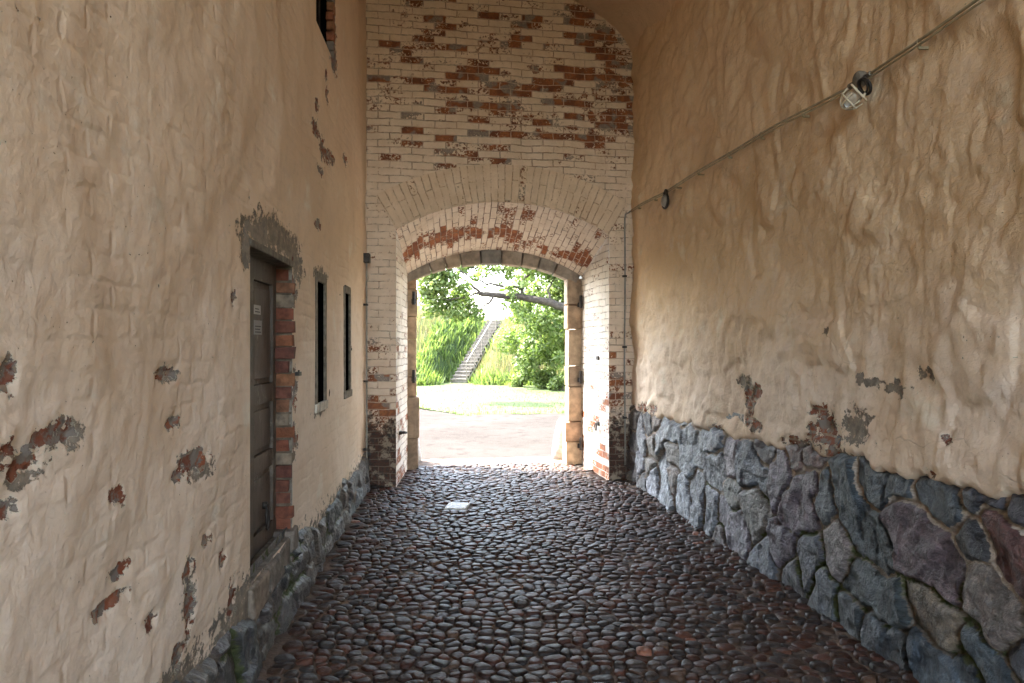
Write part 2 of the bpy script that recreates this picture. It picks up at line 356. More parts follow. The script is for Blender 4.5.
o = link('plaster', raw_mesh('plaster', np.stack([X,Y,Z],-1).reshape(-1,3), grid_faces(len(S_),len(Z_),keep), np.stack([SS,ZZ],-1).reshape(-1,2), {'peel':peel,'cem':cem}), M['pll'], wl, True)

def hole_box(F, a, b, c, d, dep, name, parent, mat, backmat, sgn=-1):
    """the reveal of an opening plus the dark room behind it"""
    v = []; uv = []; f = []
    def quad(p, q):
        k = len(v); v.extend(p); uv.extend(q); f.append((k,k+1,k+2,k+3))
    e = 0.
    quad([F(a,c,e),F(a,d,e),F(a,d,-dep),F(a,c,-dep)], [(a,c),(a,d),(a+dep,d),(a+dep,c)])
    quad([F(b,c,e),F(b,c,-dep),F(b,d,-dep),F(b,d,e)], [(b,c),(b-dep,c),(b-dep,d),(b,d)])
    quad([F(a,d,e),F(b,d,e),F(b,d,-dep),F(a,d,-dep)], [(a,d),(b,d),(b,d+dep),(a,d+dep)])
    quad([F(a,c,e),F(a,c,-dep),F(b,c,-dep),F(b,c,e)], [(a,c),(a,c-dep),(b,c-dep),(b,c)])
    me = raw_mesh(name, v, f, None)
    l = me.uv_layers.new(name='UVMap')
    for i, p in enumerate(me.loops): l.data[i].uv = uv[p.vertex_index]
    link(name, me, mat, parent)
    m = MB(); m.box(F, a-.25, b+.25, c-.25, d+.25, -dep-.9, -dep-.001)
    return m
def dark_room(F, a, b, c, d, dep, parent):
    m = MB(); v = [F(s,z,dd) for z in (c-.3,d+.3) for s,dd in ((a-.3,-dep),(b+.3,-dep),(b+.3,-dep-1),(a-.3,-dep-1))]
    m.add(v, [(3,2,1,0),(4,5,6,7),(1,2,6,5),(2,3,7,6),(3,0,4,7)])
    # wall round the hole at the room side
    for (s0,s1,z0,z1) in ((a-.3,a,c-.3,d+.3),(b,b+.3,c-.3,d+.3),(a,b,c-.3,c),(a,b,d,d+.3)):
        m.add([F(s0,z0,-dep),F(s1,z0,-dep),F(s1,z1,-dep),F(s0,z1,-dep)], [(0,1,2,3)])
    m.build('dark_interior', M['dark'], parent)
# door -------------------------------------------------------------
a,b,c,d,dep,_ = holesL[0]
hole_box(FL, a,b,c,d,.14, 'door_reveal', wl, M['frame'], None)
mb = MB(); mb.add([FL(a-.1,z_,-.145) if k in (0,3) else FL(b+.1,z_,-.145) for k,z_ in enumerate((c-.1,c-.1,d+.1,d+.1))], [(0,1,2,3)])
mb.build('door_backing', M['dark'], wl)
door = MB()
f0, f1 = -.130, -.100; SM = 3.97
door.box(FL, a+.01, a+.10, c+.005, d-.03, f0, f1); door.box(FL, b-.09, b-.01, c+.005, d-.03, f0, f1); door.box(FL, SM, SM+.10, c+.005, d-.03, f0, f1+.0005)
rails = ((c+.005,c+.12),(.97,1.08),(1.38,1.50),(d-.16,d-.03))
for z0,z1 in rails: door.box(FL, a+.10, SM, z0, z1, f0, f1-.001); door.box(FL, SM+.10, b-.09, z0, z1, f0, f1-.001)
do = door.build('door', M['wood'], wl, bevel=.005)
do['label'] = 'grey brown painted panel door'
for z0,z1 in ((c+.12,.97),(1.08,1.38),(1.50,d-.16)):
    for s0,s1 in ((a+.10,SM),(SM+.10,b-.09)):
        p = MB(); p.box(FL, s0, s1, z0, z1, f0-.002, f0+.008); p.box(FL, s0+.035, s1-.035, z0+.035, z1-.035, f0+.008, f0+.020); p.build('door_panel', M['wood'], do, bevel=.007)
p = MB(); p.ring(FL(4.30, .68, f1+.018), (0,0,1), (.083,-.9966,0), .075, .03, .007, 20, 6); p.box(FL, 4.285,4.315,.735,.775, f1-.02, f1+.016); p.build('door_handle', M['iron'], do, True)
for z0,z1,w,mm in ((1.92,1.975,.135,'paper'),(1.80,1.885,.16,'paper2')):
    n_ = MB(); n_.box(FL, 4.10,4.10+w, z0,z1, f0+.0205, f0+.024); n_ = n_.build('notice', M[mm], do)
    q = MB()
    for k in range(2 if mm=='paper' else 3): q.box(FL, 4.115, 4.10+w-.02-.02*(k%2), z0+.012+.017*k, z0+.018+.017*k, f0+.0242, f0+.0248)
    q.build('print', M['ink'], n_)
lt = MB(); lt.col=(.1,.09,.08)
# bare brick jamb at the far side of the door: one toothed stack of bricks
bj = MB(); z = c-.06; k = 0
while z < d-.02:
    h_ = random.uniform(.070,.080); q = random.random()
    bj.col = random.choice([(.21,.08,.04),(.17,.06,.035),(.14,.055,.035),(.22,.10,.05),(.13,.05,.035),(.19,.09,.05),(.15,.06,.04)])
    if q > .93: bj.col = (.20,.155,.11)
    d1 = random.uniform(-.035,.006); out = random.choice([.002,.006,.01,.03,.06,.008,.015]) + random.uniform(-.004,.012)
    bj.box(FL, b-.004-random.uniform(0,.035), b+out, z, z+h_, -.138, .012+d1, .005)
    bj.col = (.13,.10,.07); bj.box(FL, b-.006, b+.02, z+h_-.003, z+.0865, -.137, -.006, .004)
    z += .086; k += 1
bj.build('brick_jamb', M['redbrick'], wl, bevel=.007)
# rough render lintel and sill stones
sl = MB(); sl.col = (.17,.15,.12); sl.box(FL, a-.01,b+.01,d-.03,d+.012,-.137,.006,.004); sl.build('lintel', M['redbrick'], wl, bevel=.006)
sl = MB()
for k,(s0,s1,z0,z1,dd) in enumerate(((3.60,3.92,.30,.488,.022),(3.93,4.22,.34,.48,.03),(4.23,4.50,.33,.495,.02),(4.50,4.68,.33,.53,.022))):
    sl.col = random.choice([(.20,.16,.12),(.16,.135,.11),(.23,.18,.13)]); sl.box(FL, s0,s1,z0,z1,-.138 if k<4 else -.12,dd,.018)
sl.build('sill', M['redbrick'], wl, bevel=.02)
lt = MB(); lt.box(FL, 4.575,4.64,1.535,1.56,.02,.05); lt.tube([FL(4.60,1.548,.045),FL(4.53,1.548,.055),FL(4.53,1.575,.055)], .006, 6); lt.build('door_latch', M['iron'], wl)
# slit windows -----------------------------------------------------
for (a,b,c,d,dep,_) in holesL[1:3]:
    w = empty('window', None, None); w.parent = wl; del_ = None
    hole_box(FL, a,b,c,d,dep, 'window_reveal', w, M['frame'], None); dark_room(FL, a,b,c,d,dep, w)
    fr = MB()
    fr.box(FL, a-.035,a+.028,c-.02,d+.03,-.011,.010,.002); fr.box(FL, b-.02,b+.03,c-.02,d+.03,-.011,.008,.002); fr.box(FL, a+.028,b-.02,d-.03,d+.045,-.011,.012,.002)
    fr.build('window_frame', M['frame'], w, bevel=.005)
    si = MB(); si.box(FL, a-.04,b+.04,c-.05,c+.02,-.011,.018,.003); si.build('window_sill', simple('pale_sill',(.50,.46,.38),.8) if c==1.26 and a<6 else M['frame'], w, bevel=.006)
    for sx in (a+.12, (a+b)/2, b-.12):
        ba = MB(); ba.tube([FL(sx,c,-.05),FL(sx,d,-.05)], .009, 6); ba.build('window_bar', M['iron'], w)
a,b,c,d,dep,_ = holesL[3]
w = empty('window', None, None); w.parent = wl; w['label'] = 'dark barred upper window with ragged brick edge'
hole_box(FL, a,b,c,d,dep, 'window_reveal', w, M['frame'], None); dark_room(FL, a,b,c,d,dep, w)
for k in range(5):
    ba = MB(); sx = a+.1+.14*k; ba.tube([FL(sx,c,-.10),FL(sx,d,-.10)], .010, 6); ba.build('window_bar', M['iron'], w)
bj = MB(); z = c-.09
while z < d:
    bj.col = random.choice([(.26,.12,.06),(.19,.15,.12),(.22,.17,.13),(.28,.10,.05)])
    bj.box(FL, b-.02-random.uniform(0,.02), b+random.choice([.03,.05,.07]), z, z+.076, -.055, .004+random.uniform(0,.012), .005); z += .086
bj.build('brick_edge', M['redbrick'], w, bevel=.007)

# ================================================================== stone footing builder
def footing(F, S, Z, seeds, topf, dep, out0, parent, flare=0., moss=True, seed=0, behind=False):
    SS, ZZ = np.meshgrid(S, Z, indexing='ij')
    wx = SS + .018*fbm(SS*7, ZZ*7, 3, 40+seed); wz = ZZ + .018*fbm(SS*7, ZZ*7, 3, 60+seed)
    P = np.array([p for _, ps in seeds for p in ps]); ID = np.array([i for i,(_, ps) in enumerate(seeds) for _p in ps])
    COL = np.array([c_ for c_, _ in seeds])
    shp = SS.shape; wx = wx.ravel(); wz = wz.ravel(); n = len(wx)
    f1 = np.full(n, 9.); id1 = np.full(n, -1); f2 = np.full(n, 9.)
    for i in range(len(seeds)):
        di = np.full(n, 9.)
        for (ps, pz) in P[ID == i]: di = np.minimum(di, np.hypot(wx-ps, (wz-pz)*1.0))
        m = di < f1; f2 = np.where(m, f1, np.minimum(f2, di)); id1 = np.where(m, i, id1); f1 = np.where(m, di, f1)
    e = (f2-f1).reshape(shp); id1 = id1.reshape(shp)
    prot = np.clip((e-.016)/.036, 0, 1)**.5
    r_ = random.Random(seed); tl = np.array([(r_.uniform(-.12,.12), r_.uniform(-.12,.12), r_.uniform(-.012,.014)) for _ in seeds]); cen = np.array([np.mean([q for q in ps], 0) for _, ps in seeds])
    h = dep*prot + prot*(tl[id1,0]*(SS-cen[id1,0]) + tl[id1,1]*(ZZ-cen[id1,1]) + tl[id1,2])
    g1_, g2_, gc_ = worley(SS*7+id1*5.3, ZZ*6+id1*2.1, 50+seed); h += prot*((gc_-.5)*.16*(g1_)*.10 + .010*gc_)
    h += .007*fbm(SS*9, ZZ*9, 4, 5+seed)*prot + .012*ridge(SS*4+id1*3.7, ZZ*3+id1*1.3, 2, 8+seed)*prot
    h += out0 + flare*(topf(SS)-ZZ)
    over = sstep(-.02, .03, ZZ-topf(SS)-.02*fbm(SS*12, ZZ*12, 2, 3)); h = h*(1-over) + over*(-.03)
    col = COL[id1]*(.9+.2*_h(id1.astype(float), id1*0., 3))[...,None]
    mort = np.clip(1-e/.042, 0, 1)*.95 + .12*fbm(SS*3, ZZ*3, 2, 77) + .10*sstep(.6,1.0,ZZ)
    mo = np.clip(1-e/.09, 0, 1)*np.clip(.62+.5*fbm(SS*2.2, ZZ*2.2, 2, 99), 0, 1)*(ZZ<.62)*(SS<6.5)*1.05 if moss else SS*0
    X, Y, Zc = F(SS, ZZ, h)
    return link('stone_footing', raw_mesh('stone_footing', np.stack([X,Y,Zc],-1).reshape(-1,3), grid_faces(len(S),len(Z)), np.stack([SS,ZZ],-1).reshape(-1,2), {'mortar':mort,'moss':mo}, {'col':col.reshape(-1,3)}), M['stone'], parent, True)
def rand_seeds(s0, s1, z0, z1, ds, dz, pal, seed, avoid=()):
    r_ = random.Random(seed); out = []; z = z0; row = 0
    while z < z1:
        s = s0 + (row % 2)*ds/2
        while s < s1:
            p = (s+r_.uniform(-.3,.3)*ds, z+r_.uniform(-.25,.25)*dz)
            if all(math.hypot(p[0]-q[0], p[1]-q[1]) > ds*.62 for q in avoid):
                cc = r_.choice(pal); out.append((cc, [p, (p[0]+r_.uniform(-.1,.1), p[1]+r_.uniform(-.06,.06))]))
            s += ds*r_.uniform(.75,1.3)
        z += dz; row += 1
    return out
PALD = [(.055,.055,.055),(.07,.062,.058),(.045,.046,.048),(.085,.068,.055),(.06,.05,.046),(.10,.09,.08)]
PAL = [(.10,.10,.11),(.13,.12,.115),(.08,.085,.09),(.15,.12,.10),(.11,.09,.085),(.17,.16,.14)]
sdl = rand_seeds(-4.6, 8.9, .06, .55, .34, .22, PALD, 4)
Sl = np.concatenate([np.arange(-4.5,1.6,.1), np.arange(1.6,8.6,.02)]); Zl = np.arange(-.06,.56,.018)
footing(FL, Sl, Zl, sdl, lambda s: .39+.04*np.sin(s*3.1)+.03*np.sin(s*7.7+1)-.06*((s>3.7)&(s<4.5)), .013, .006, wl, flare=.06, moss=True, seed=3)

# ================================================================== RIGHT WALL
STONES = [  # towards the gate paler and bluer: some daylight gloss put into the colours
((.12,.055,.05),[(3.13,0.89),(3.09,0.8),(3.18,0.93)]),
((.16,.13,.11),[(3.18,0.54),(3.15,0.44),(3.22,0.62)]),
((.11,.08,.085),[(3.7,0.78),(3.54,0.71),(3.77,0.83),(3.48,0.62),(3.63,0.59)]),
((.055,.065,.075),[(3.54,0.99),(3.42,0.95),(3.63,1.01)]),
((.06,.06,.065),[(3.31,0.85)]),
((.05,.06,.07),[(3.95,0.98),(4.07,0.98),(3.8,0.98)]),
((.045,.058,.068),[(4.29,0.84),(4.2,0.7),(4.11,0.62),(4.35,0.94),(3.99,0.6)]),
((.05,.062,.066),[(4.01,0.33),(3.88,0.29),(4.18,0.35),(3.8,0.27)]),
((.15,.12,.085),[(3.55,0.35),(3.46,0.31),(3.6,0.41)]),
((.045,.06,.075),[(3.48,0.16),(3.6,0.17),(3.31,0.17)]),
((.046,.06,.07),[(3.2,0.34),(3.1,0.31)]),
((.05,.05,.06),[(3.04,0.36)]),
((.12,.095,.11),[(4.82,0.72),(4.91,0.59),(4.68,0.82),(4.74,0.6)]),
((.19,.18,.165),[(5.47,0.44),(5.47,0.32),(5.43,0.53)]),
((.13,.11,.13),[(5.06,0.86),(5.16,0.73)]),
((.08,.09,.11),[(5.51,0.74),(5.66,0.81),(5.36,0.69)]),
((.1,.105,.12),[(4.65,0.35),(4.68,0.26)]),
((.1,.085,.1),[(5.03,0.26)]),
((.16,.14,.135),[(4.38,0.48),(4.33,0.42)]),
((.12,.13,.15),[(5.33,0.14),(5.26,0.07)]),
((.08,.09,.1),[(4.58,0.83),(4.57,0.73)]),
((.15,.15,.135),[(5.95,0.49)]),
((.17,.155,.18),[(5.91,0.2),(5.74,0.1),(6.04,0.28),(5.66,0.2)]),
((.22,.24,.27),[(6.29,0.6),(6.13,0.69)]),
((.2,.18,.21),[(6.0,0.83),(5.95,0.72)]),
((.2,.225,.25),[(6.97,0.76),(6.92,0.6),(7.29,0.81),(6.69,0.76)]),
((.18,.2,.23),[(6.47,0.92),(6.23,0.89)]),
((.16,.175,.2),[(6.69,0.34),(6.63,0.18)]),
((.2,.22,.25),[(6.32,0.29),(6.32,0.13)]),
((.25,.28,.32),[(7.04,0.26),(6.97,0.14)]),
((.24,.27,.3),[(7.63,0.4),(7.49,0.22),(7.49,0.07)]),
((.23,.25,.28),[(8.34,0.52),(8.51,0.71)]),
((.25,.27,.31),[(8.42,0.29),(8.01,0.16)]),
((.21,.23,.25),[(7.7,0.85),(7.85,0.69)]),
((.09,.1,.11),[(4.47,0.12),(4.52,0.19)]),
((.11,.11,.12),[(4.91,0.12)]),
((.06,.07,.08),[(3.95,0.14),(3.77,0.14)]),
((.07,.08,.085),[(4.2,0.12)]),
((.15,.11,.1),[(4.68,0.98)]),
((.1,.09,.09),[(5.36,0.96)]),
((.14,.1,.09),[(4.94,0.96)]),
((.06,.06,.07),[(3.31,1.02),(3.18,1.05)]),
((.065,.06,.07),[(3.06,1.06)]),

]
RBLOB= [(5.52,1.36,.07,.06),(5.6,1.25,.05,.07),(5.73,1.32,.06,.09),(4.65,1.29,.09,.035),(4.6,1.19,.09,.07),(4.51,1.13,.08,.045),(4.72,1.16,.05,.05),(5.64,1.13,.07,.04),(5.52,1.1,.07,.04),(8.4,.97,.2,.04),(7.99,.99,.1,.05),(3.57,1.08,.03,.02),(3.48,1.27,.02,.012),(6.26,.95,.1,.06),(4.9,1.05,.15,.03),(4.45,1.05,.2,.02)]
RCEM= [(4.26,1.24,.10,.085),(3.93,1.5,.09,.02),(3.87,1.49,.035,.035),(3.69,1.58,.03,.02),(3.61,1.58,.02,.03),(4.21,1.54,.03,.04),(4.1,1.52,.08,.012),(5.69,1.37,.06,.09),(4.54,1.83,.02,.02),(5.82,1.44,.06,.05)]
def topR(s): return np.interp(s, [-5,2.5,3.0,3.4,3.9,4.3,4.7,5.2,5.8,6.5,7.2,8,9.2], [1.05,1.08,1.09,1.04,1.03,1.03,1.02,.98,.95,.96,.92,.92,.94]) + .018*np.sin(s*9.3)+.012*np.sin(s*23.)
wr = empty('passage_wall', 'lumpy ochre plastered wall above a footing of big grey and purple boulders', 'wall')
S_ = np.concatenate([np.arange(-4.5,1.8,.12), np.arange(1.8,4.6,.0135), np.arange(4.6,6.6,.02), np.arange(6.6,9.25,.032)])
T_ = np.concatenate([np.arange(0,.36,.0027)[::2], np.linspace(.36,1,120)])
nz = len(T_)
SS, TT = np.meshgrid(S_, T_, indexing='ij')
edge = topR(SS) - .01 + .022*fbm(SS*8, SS*0, 4, 21)
ZZ = edge + TT*(5.95-edge)
wxs = SS + .10*fbm(SS*1.7, ZZ*1.7, 2, 31); wzs = ZZ + .12*fbm(SS*1.7, ZZ*1.7, 2, 37)
f1a, f2a, ca = worley(wxs*2.3, wzs*2.6, 5); f1b, f2b, cb = worley(wxs*4.6+3, wzs*5.4, 9)
amp = sstep(6.5, 4.8, ZZ)*.9+.1
q1 = ridge(wxs*1.1+.5*wzs, wzs*1.2, 3, 14); q2 = fbm(wxs*2.8, wzs*3.0, 4, 51, .5)
terr = (wxs*.9+.25*wzs)*5 + 1.1*fbm(wxs*2.6, wzs*1.5, 3, 61); saw = terr-np.floor(terr); saw = saw*sstep(1., .86, saw)
relief = .050*fbm(SS*.8, ZZ*.8, 2, 71) + .042*(1-np.clip(f1a,0,1.1)**2)*(.5+ca) + .020*(1-np.clip(f1b,0,1.1)**2)*cb + .010*q1 + .020*q2
relief += .011*saw*np.clip(.6+1.2*pn(SS*1.1, ZZ*1.1, 81), 0, 1.2)
relief += .004*fbm(SS*13, ZZ*14, 3, 91) + .016*ridge(wxs*2.3+.5*fbm(SS*2,ZZ*2,2,1), wzs*3.3, 2, 114)*np.clip(.7+pn(SS*1.2,ZZ*1.4,7),.2,1.4) + .004*ridge(SS*6, ZZ*8, 2, 118)
relief = relief*amp*.66
relief -= .045
relief += .05*(1-amp)
peel = blobs(SS, ZZ, RBLOB); cem = blobs(SS, ZZ, RCEM)
pe = sstep(.45,.6,peel+.35*fbm(SS*22,ZZ*22,2,8)); relief -= .018*pe + .006*sstep(.45,.6,cem)
# the lower lip of the plaster bends back over the stones
lip = np.clip((ZZ-edge)/.035, 0, 1); relief = relief + .022*sstep(.35,0,ZZ-edge) - .06*(1-np.sqrt(lip))
X, Y, Z = FR(SS, ZZ, relief)
link('plaster', raw_mesh('plaster', np.stack([X,Y,Z],-1).reshape(-1,3), grid_faces(len(S_), nz, flip=True), np.stack([SS,ZZ],-1).reshape(-1,2), {'peel':peel,'cem':cem}), M['plr'], wr, True)
known = [p for _, ps in STONES for p in ps]
sdr = list(STONES) + rand_seeds(-4.6, 9.4, .08, 1.1, .33, .25, PAL, 11, known)
Sr = np.concatenate([np.arange(-4.5,1.8,.1), np.arange(1.8,5.4,.0125), np.arange(5.4,9.3,.02)]); Zr = np.arange(-.06,1.16,.0135)
footing(FR, Sr, Zr, sdr, topR, .024, -.016, wr, flare=.05, moss=True, seed=8)

# ================================================================== WALL WITH THE GATE
ge = empty('gate_wall', 'peeling painted brick end wall with arched gateway and rounded brick vault', 'wall')
SL, SRt = .345, 3.016
def arcz(s, s0, s1, spring, rise):
    u = np.clip((s-s0)/(s1-s0), 0, 1); wdt = s1-s0; Rr = (wdt*wdt/4+rise*rise)/(2*rise)
    return spring + np.sqrt(np.maximum(Rr*Rr-(s-(s0+s1)/2)**2, 0)) - (Rr-rise)
def ang_arc(n, s0, s1, spring, rise):
    wdt = s1-s0; Rr = (wdt*wdt/4+rise*rise)/(2*rise); am = math.asin(wdt/2/Rr); a = np.linspace(-am, am, n)
    return (s0+s1)/2+Rr*np.sin(a), spring+Rr*np.cos(a)-(Rr-rise), a*Rr, a
fr_sp, fr_ri, bk_sp, bk_ri, BS0, BS1 = 3.13, .37, 2.71, .355, .486, 2.966
cols = np.concatenate([np.linspace(0,SL,12)[:-1]-.05*(np.linspace(1,0,12)[:-1]), np.linspace(SL,SRt,90), np.linspace(SRt,3.40,14)[1:]])
wdt = SRt-SL; Rr = (wdt**2/4+fr_ri**2)/(2*fr_ri); cs = (SL+SRt)/2; cz = fr_sp+fr_ri-Rr
rows_t = np.linspace(0,1,90)
SS, TT = np.meshgrid(cols, rows_t, indexing='ij'); inn = (SS>=SL-1e-6)&(SS<=SRt+1e-6)
def patch(S, Z, name_mask=None):
    n = .008*fbm(S*3, Z*3, 3, 5)+.003*fbm(S*14, Z*14, 2, 6)
    return n
parts = []
def add_patch(S, Z):
    rr = np.hypot(S-cs, Z-cz)
    P = .25 + .30*np.clip(fbm(S*3.2, Z*7, 3, 15), -.5, 1) + .10*sstep(3.9,4.6,Z)*sstep(.2,1.5,S)
    P += .13*sstep(4.1,4.5,Z)*sstep(5.6,5.0,Z)*sstep(.5,1.5,S) + .08*sstep(2.2,3.2,S)*sstep(3.9,4.5,Z)
    P *= sstep(3.75, 4.1, Z-.08*fbm(S*2,Z*0,2,3)); P = np.maximum(P, .03)
    P = np.where(Z<2.0, np.maximum(P, .5*sstep(2.0,.9,Z)+.25*fbm(S*3,Z*2,2,44)), P)
    damp = .62*sstep(1.15,.35,Z) + .22*sstep(1.5,.9,Z)
    n = patch(S, Z)
    X, Y, Zc = FE(S, Z, n)
    parts.append((np.stack([X,Y,Zc],-1).reshape(-1,3), S.shape, np.stack([S,Z],-1).reshape(-1,2), P.ravel(), damp.ravel()))
# two piers and the field above the ring
ro = Rr+.47
for s0, s1, n in ((-.06,SL,14),(SRt,3.42,14)):
    add_patch(*np.meshgrid(np.linspace(s0,s1,n), np.linspace(-.05,fr_sp,110), indexing='ij'))
sA = np.linspace(-.06,3.42,110)
u = np.clip((sA-SL)/(SRt-SL),0,1)
lowz = np.where((sA>=SL)&(sA<=SRt), cz+np.sqrt(ro*ro-(sA-cs)**2), cz+np.sqrt(np.maximum(ro*ro-(sA-cs)**2,0)))
SSa = np.repeat(sA[:,None], 110, 1); ZZa = lowz[:,None] + np.linspace(0,1,110)[None]*(7.2-lowz[:,None])
add_patch(SSa, ZZa)
# filler between pier top and ring flanks handled by extending the ring sideways
off = 0; co=[]; fa=[]; uvs=[]; pe=[]; da=[]
for p, shp, uv_, P, D in parts:
    co.append(p); fa.append(grid_faces(*shp)+off); off += len(p); uvs.append(uv_); pe.append(P); da.append(D)
link('brickwork', raw_mesh('brickwork', np.concatenate(co), np.concatenate(fa), np.concatenate(uvs), {'peel':np.concatenate(pe),'damp':np.concatenate(da)}), M['brick'], ge, True)
# ring of upright bricks over the opening, running out to both side walls
am = math.asin(wdt/2/Rr)
aE = np.linspace(-am, am, 100)
def outer(a):  # outer edge point along the ray
    return cs+ro*np.sin(a), cz+ro*np.cos(a)
RS=[];RZ=[];RU=[]
for a in aE:
    k = np.linspace(0,1,14); RS.append(cs+(Rr+(ro-Rr)*k)*math.sin(a)); RZ.append(cz+(Rr+(ro-Rr)*k)*math.cos(a)); RU.append(np.stack([(Rr+(ro-Rr)*k)*1.0+.13, np.full(14, a*(Rr+.2))],-1))
RS=np.array(RS);RZ=np.array(RZ);RU=np.array(RU)
# flanks: between ring end ray, pier top and outer arc extension
def flank(side):
    a0 = side*am; k = np.linspace(0,1,14)
    ps = cs+(Rr+(ro-Rr)*k)*math.sin(a0); pz = cz+(Rr+(ro-Rr)*k)*math.cos(a0)     # along the ray
    e = -.06 if side<0 else 3.42
    S2=[];Z2=[]
    for j in range(14):
        # target on the wall edge side: from pier top (z=fr_sp) to the field's lower edge
        zt = fr_sp + (cz+math.sqrt(max(ro*ro-(e-cs)**2,0))-fr_sp)*k[j]
        n_ = np.linspace(0,1,16); ss = ps[j]+(e-ps[j])*n_
        top = cz+np.sqrt(np.maximum(ro*ro-(ss-cs)**2,0))
        S2.append(ss); Z2.append(pz[j]*(1-n_)+zt*n_ if j<13 else top)
    return np.array(S2), np.array(Z2)
co=[];fa=[];uvs=[];pe=[];off=0
n_ = patch(RS,RZ); X,Y,Zc = FE(RS,RZ,n_); co.append(np.stack([X,Y,Zc],-1).reshape(-1,3)); fa.append(grid_faces(*RS.shape)); uvs.append(RU.reshape(-1,2)); pe.append((.06+.14*np.clip(fbm(RS*2,RZ*2,2,3),-1,1)+0*RS).ravel()); off=RS.size
o = link('arch_ring', raw_mesh('arch_ring', co[0], fa[0], uvs[0], {'peel':pe[0]}), M['ring'], ge, True)
for side in (-1,1):
    S2,Z2 = flank(side); n_=patch(S2,Z2); X,Y,Zc=FE(S2,Z2,n_)
    link('brickwork', raw_mesh('flank', np.stack([X,Y,Zc],-1).reshape(-1,3), grid_faces(*S2.shape), np.stack([S2,Z2],-1).reshape(-1,2), {'peel':np.full(S2.size,.05),'damp':np.zeros(S2.size)}), M['brick'], ge, True)
# recess: jambs and splayed vault
ND = 1.22
for side,(s0,s1) in ((-1,(SL,BS0)),(1,(SRt,BS1))):
    K = np.linspace(0,1,60)
    kk, tt = np.meshgrid(K, np.linspace(0,1,130), indexing='ij')
    ztop = fr_sp+(bk_sp-fr_sp)*kk; z = -.05+tt*(ztop+.05)
    s = s0+(s1-s0)*kk + (-side)*(.004*fbm(kk*9, z*7, 3, 7)) ; n = kk*ND
    if side<0: P = .10+.18*fbm(kk*2, z*1.5, 2, 9)+.25*sstep(1.6,.4,z)
    else: P = .06+.15*fbm(kk*2, z*1.5, 2, 19)+.34*sstep(1.5,.5,z)
    X,Y,Z = FE(s, z, n)
    link('recess_jamb', raw_mesh('recess_jamb', np.stack([X,Y,Z],-1).reshape(-1,3), grid_faces(60,130), np.stack([n,z],-1).reshape(-1,2), {'peel':P}), M['jamb'], ge, True)
sf, zf, af, _ = ang_arc(100, SL, SRt, fr_sp, fr_ri); sb, zb, ab, _ = ang_arc(100, BS0, BS1, bk_sp, bk_ri)
K = np.linspace(0,1,60)
s = sf[:,None]*(1-K)+sb[:,None]*K; z = zf[:,None]*(1-K)+zb[:,None]*K; arc = af[:,None]+0*K; n = ND*K[None]+0*s
z = z + .010*fbm(arc*4, n*4, 3, 3)*np.sin(K*PI)[None]
P = .10 + .2*fbm(arc*2.2, n*3, 2, 5) + .85*np.exp(-((n-(.78+.12*np.sin(arc*2)))/.21)**2)*np.clip(.75+.6*fbm(arc*2.5, n*2, 2, 8),0,1)
X,Y,Z = FE(s, z, n)
link('recess_vault', raw_mesh('recess_vault', np.stack([X,Y,Z],-1).reshape(-1,3), grid_faces(100,60), np.stack([n, arc],-1).reshape(-1,2), {'peel':P}), M['soffit'], ge, True)
# dressed stone frame of the gate
OS0, OS1, osp, ori = .614, 2.766, 2.655, .225
GC = [(.40,.27,.17),(.34,.24,.16),(.43,.31,.20),(.30,.22,.15),(.38,.24,.15)]
for side in (-1,1):
    so, si = (BS0-.10, OS0) if side<0 else (BS1+.10, OS1)
    zs = [-.05, .33, .62, 1.12, 1.42, 1.95, 2.30, 2.685] if side>0 else [-.05,.42,1.0,1.28,1.80,2.12,2.50,2.685]
    st = MB()
    for k in range(len(zs)-1):
        st.col = random.choice(GC); jo = random.uniform(-.022,.022)
        if k < 2: jo = -side*.03 + jo*.6
        s_in = si+jo; a_, b_ = (so, s_in) if side<0 else (s_in, so)
        st.box(FE, a_, b_, zs[k]+.004, zs[k+1]-.004, ND-.004+random.uniform(-.006,.006), ND+.22, .004)
    st.build('stone_jamb', M['gatestone'], ge, bevel=.016, seg=3)
NA = 9
wd = OS1-OS0; Ri = (wd*wd/4+ori*ori)/(2*ori); ci = (OS0+OS1)/2; zi = osp+ori-Ri; ai = math.asin(wd/2/Ri)
st = MB(); edges = [-1,-.80,-.60,-.41,-.16,.10,.36,.58,.80,1]
for k in range(NA):
    a0, a1 = edges[k]*ai*(1.13 if k==0 else 1)+.004, edges[k+1]*ai*(1.13 if k==NA-1 else 1)-.004
    st.col = random.choice([(.32,.26,.20),(.27,.23,.185),(.36,.28,.20),(.29,.24,.19)]) if k != 4 else (.22,.20,.175)
    jo = random.uniform(-.012,.012)
    m_ = 4; base = len(st.v); V=[]; 
    for q in range(m_+1):
        a_ = a0+(a1-a0)*q/m_
        so_, zo_ = ci+(Ri+.30)*math.sin(a_), zi+(Ri+.30)*math.cos(a_); s_i, z_i = ci+(Ri+jo)*math.sin(a_), zi+(Ri+jo)*math.cos(a_)
        nn = ND-.006+random.uniform(-.001,.001)
        V += [FE(s_i,z_i,nn),FE(so_,zo_,nn),FE(so_,zo_,ND+.22),FE(s_i,z_i,ND+.22)]
    Fc = [(0,1,2,3)] + [tuple(reversed((m_*4,m_*4+1,m_*4+2,m_*4+3)))]
    for q in range(m_):
        b_ = q*4
        for x in range(4): Fc.append((b_+x, b_+4+x, b_+4+(x+1)%4, b_+(x+1)%4))
    st.add(V, Fc)
st.build('stone_arch', M['gatestone'], ge, bevel=.012, seg=2)
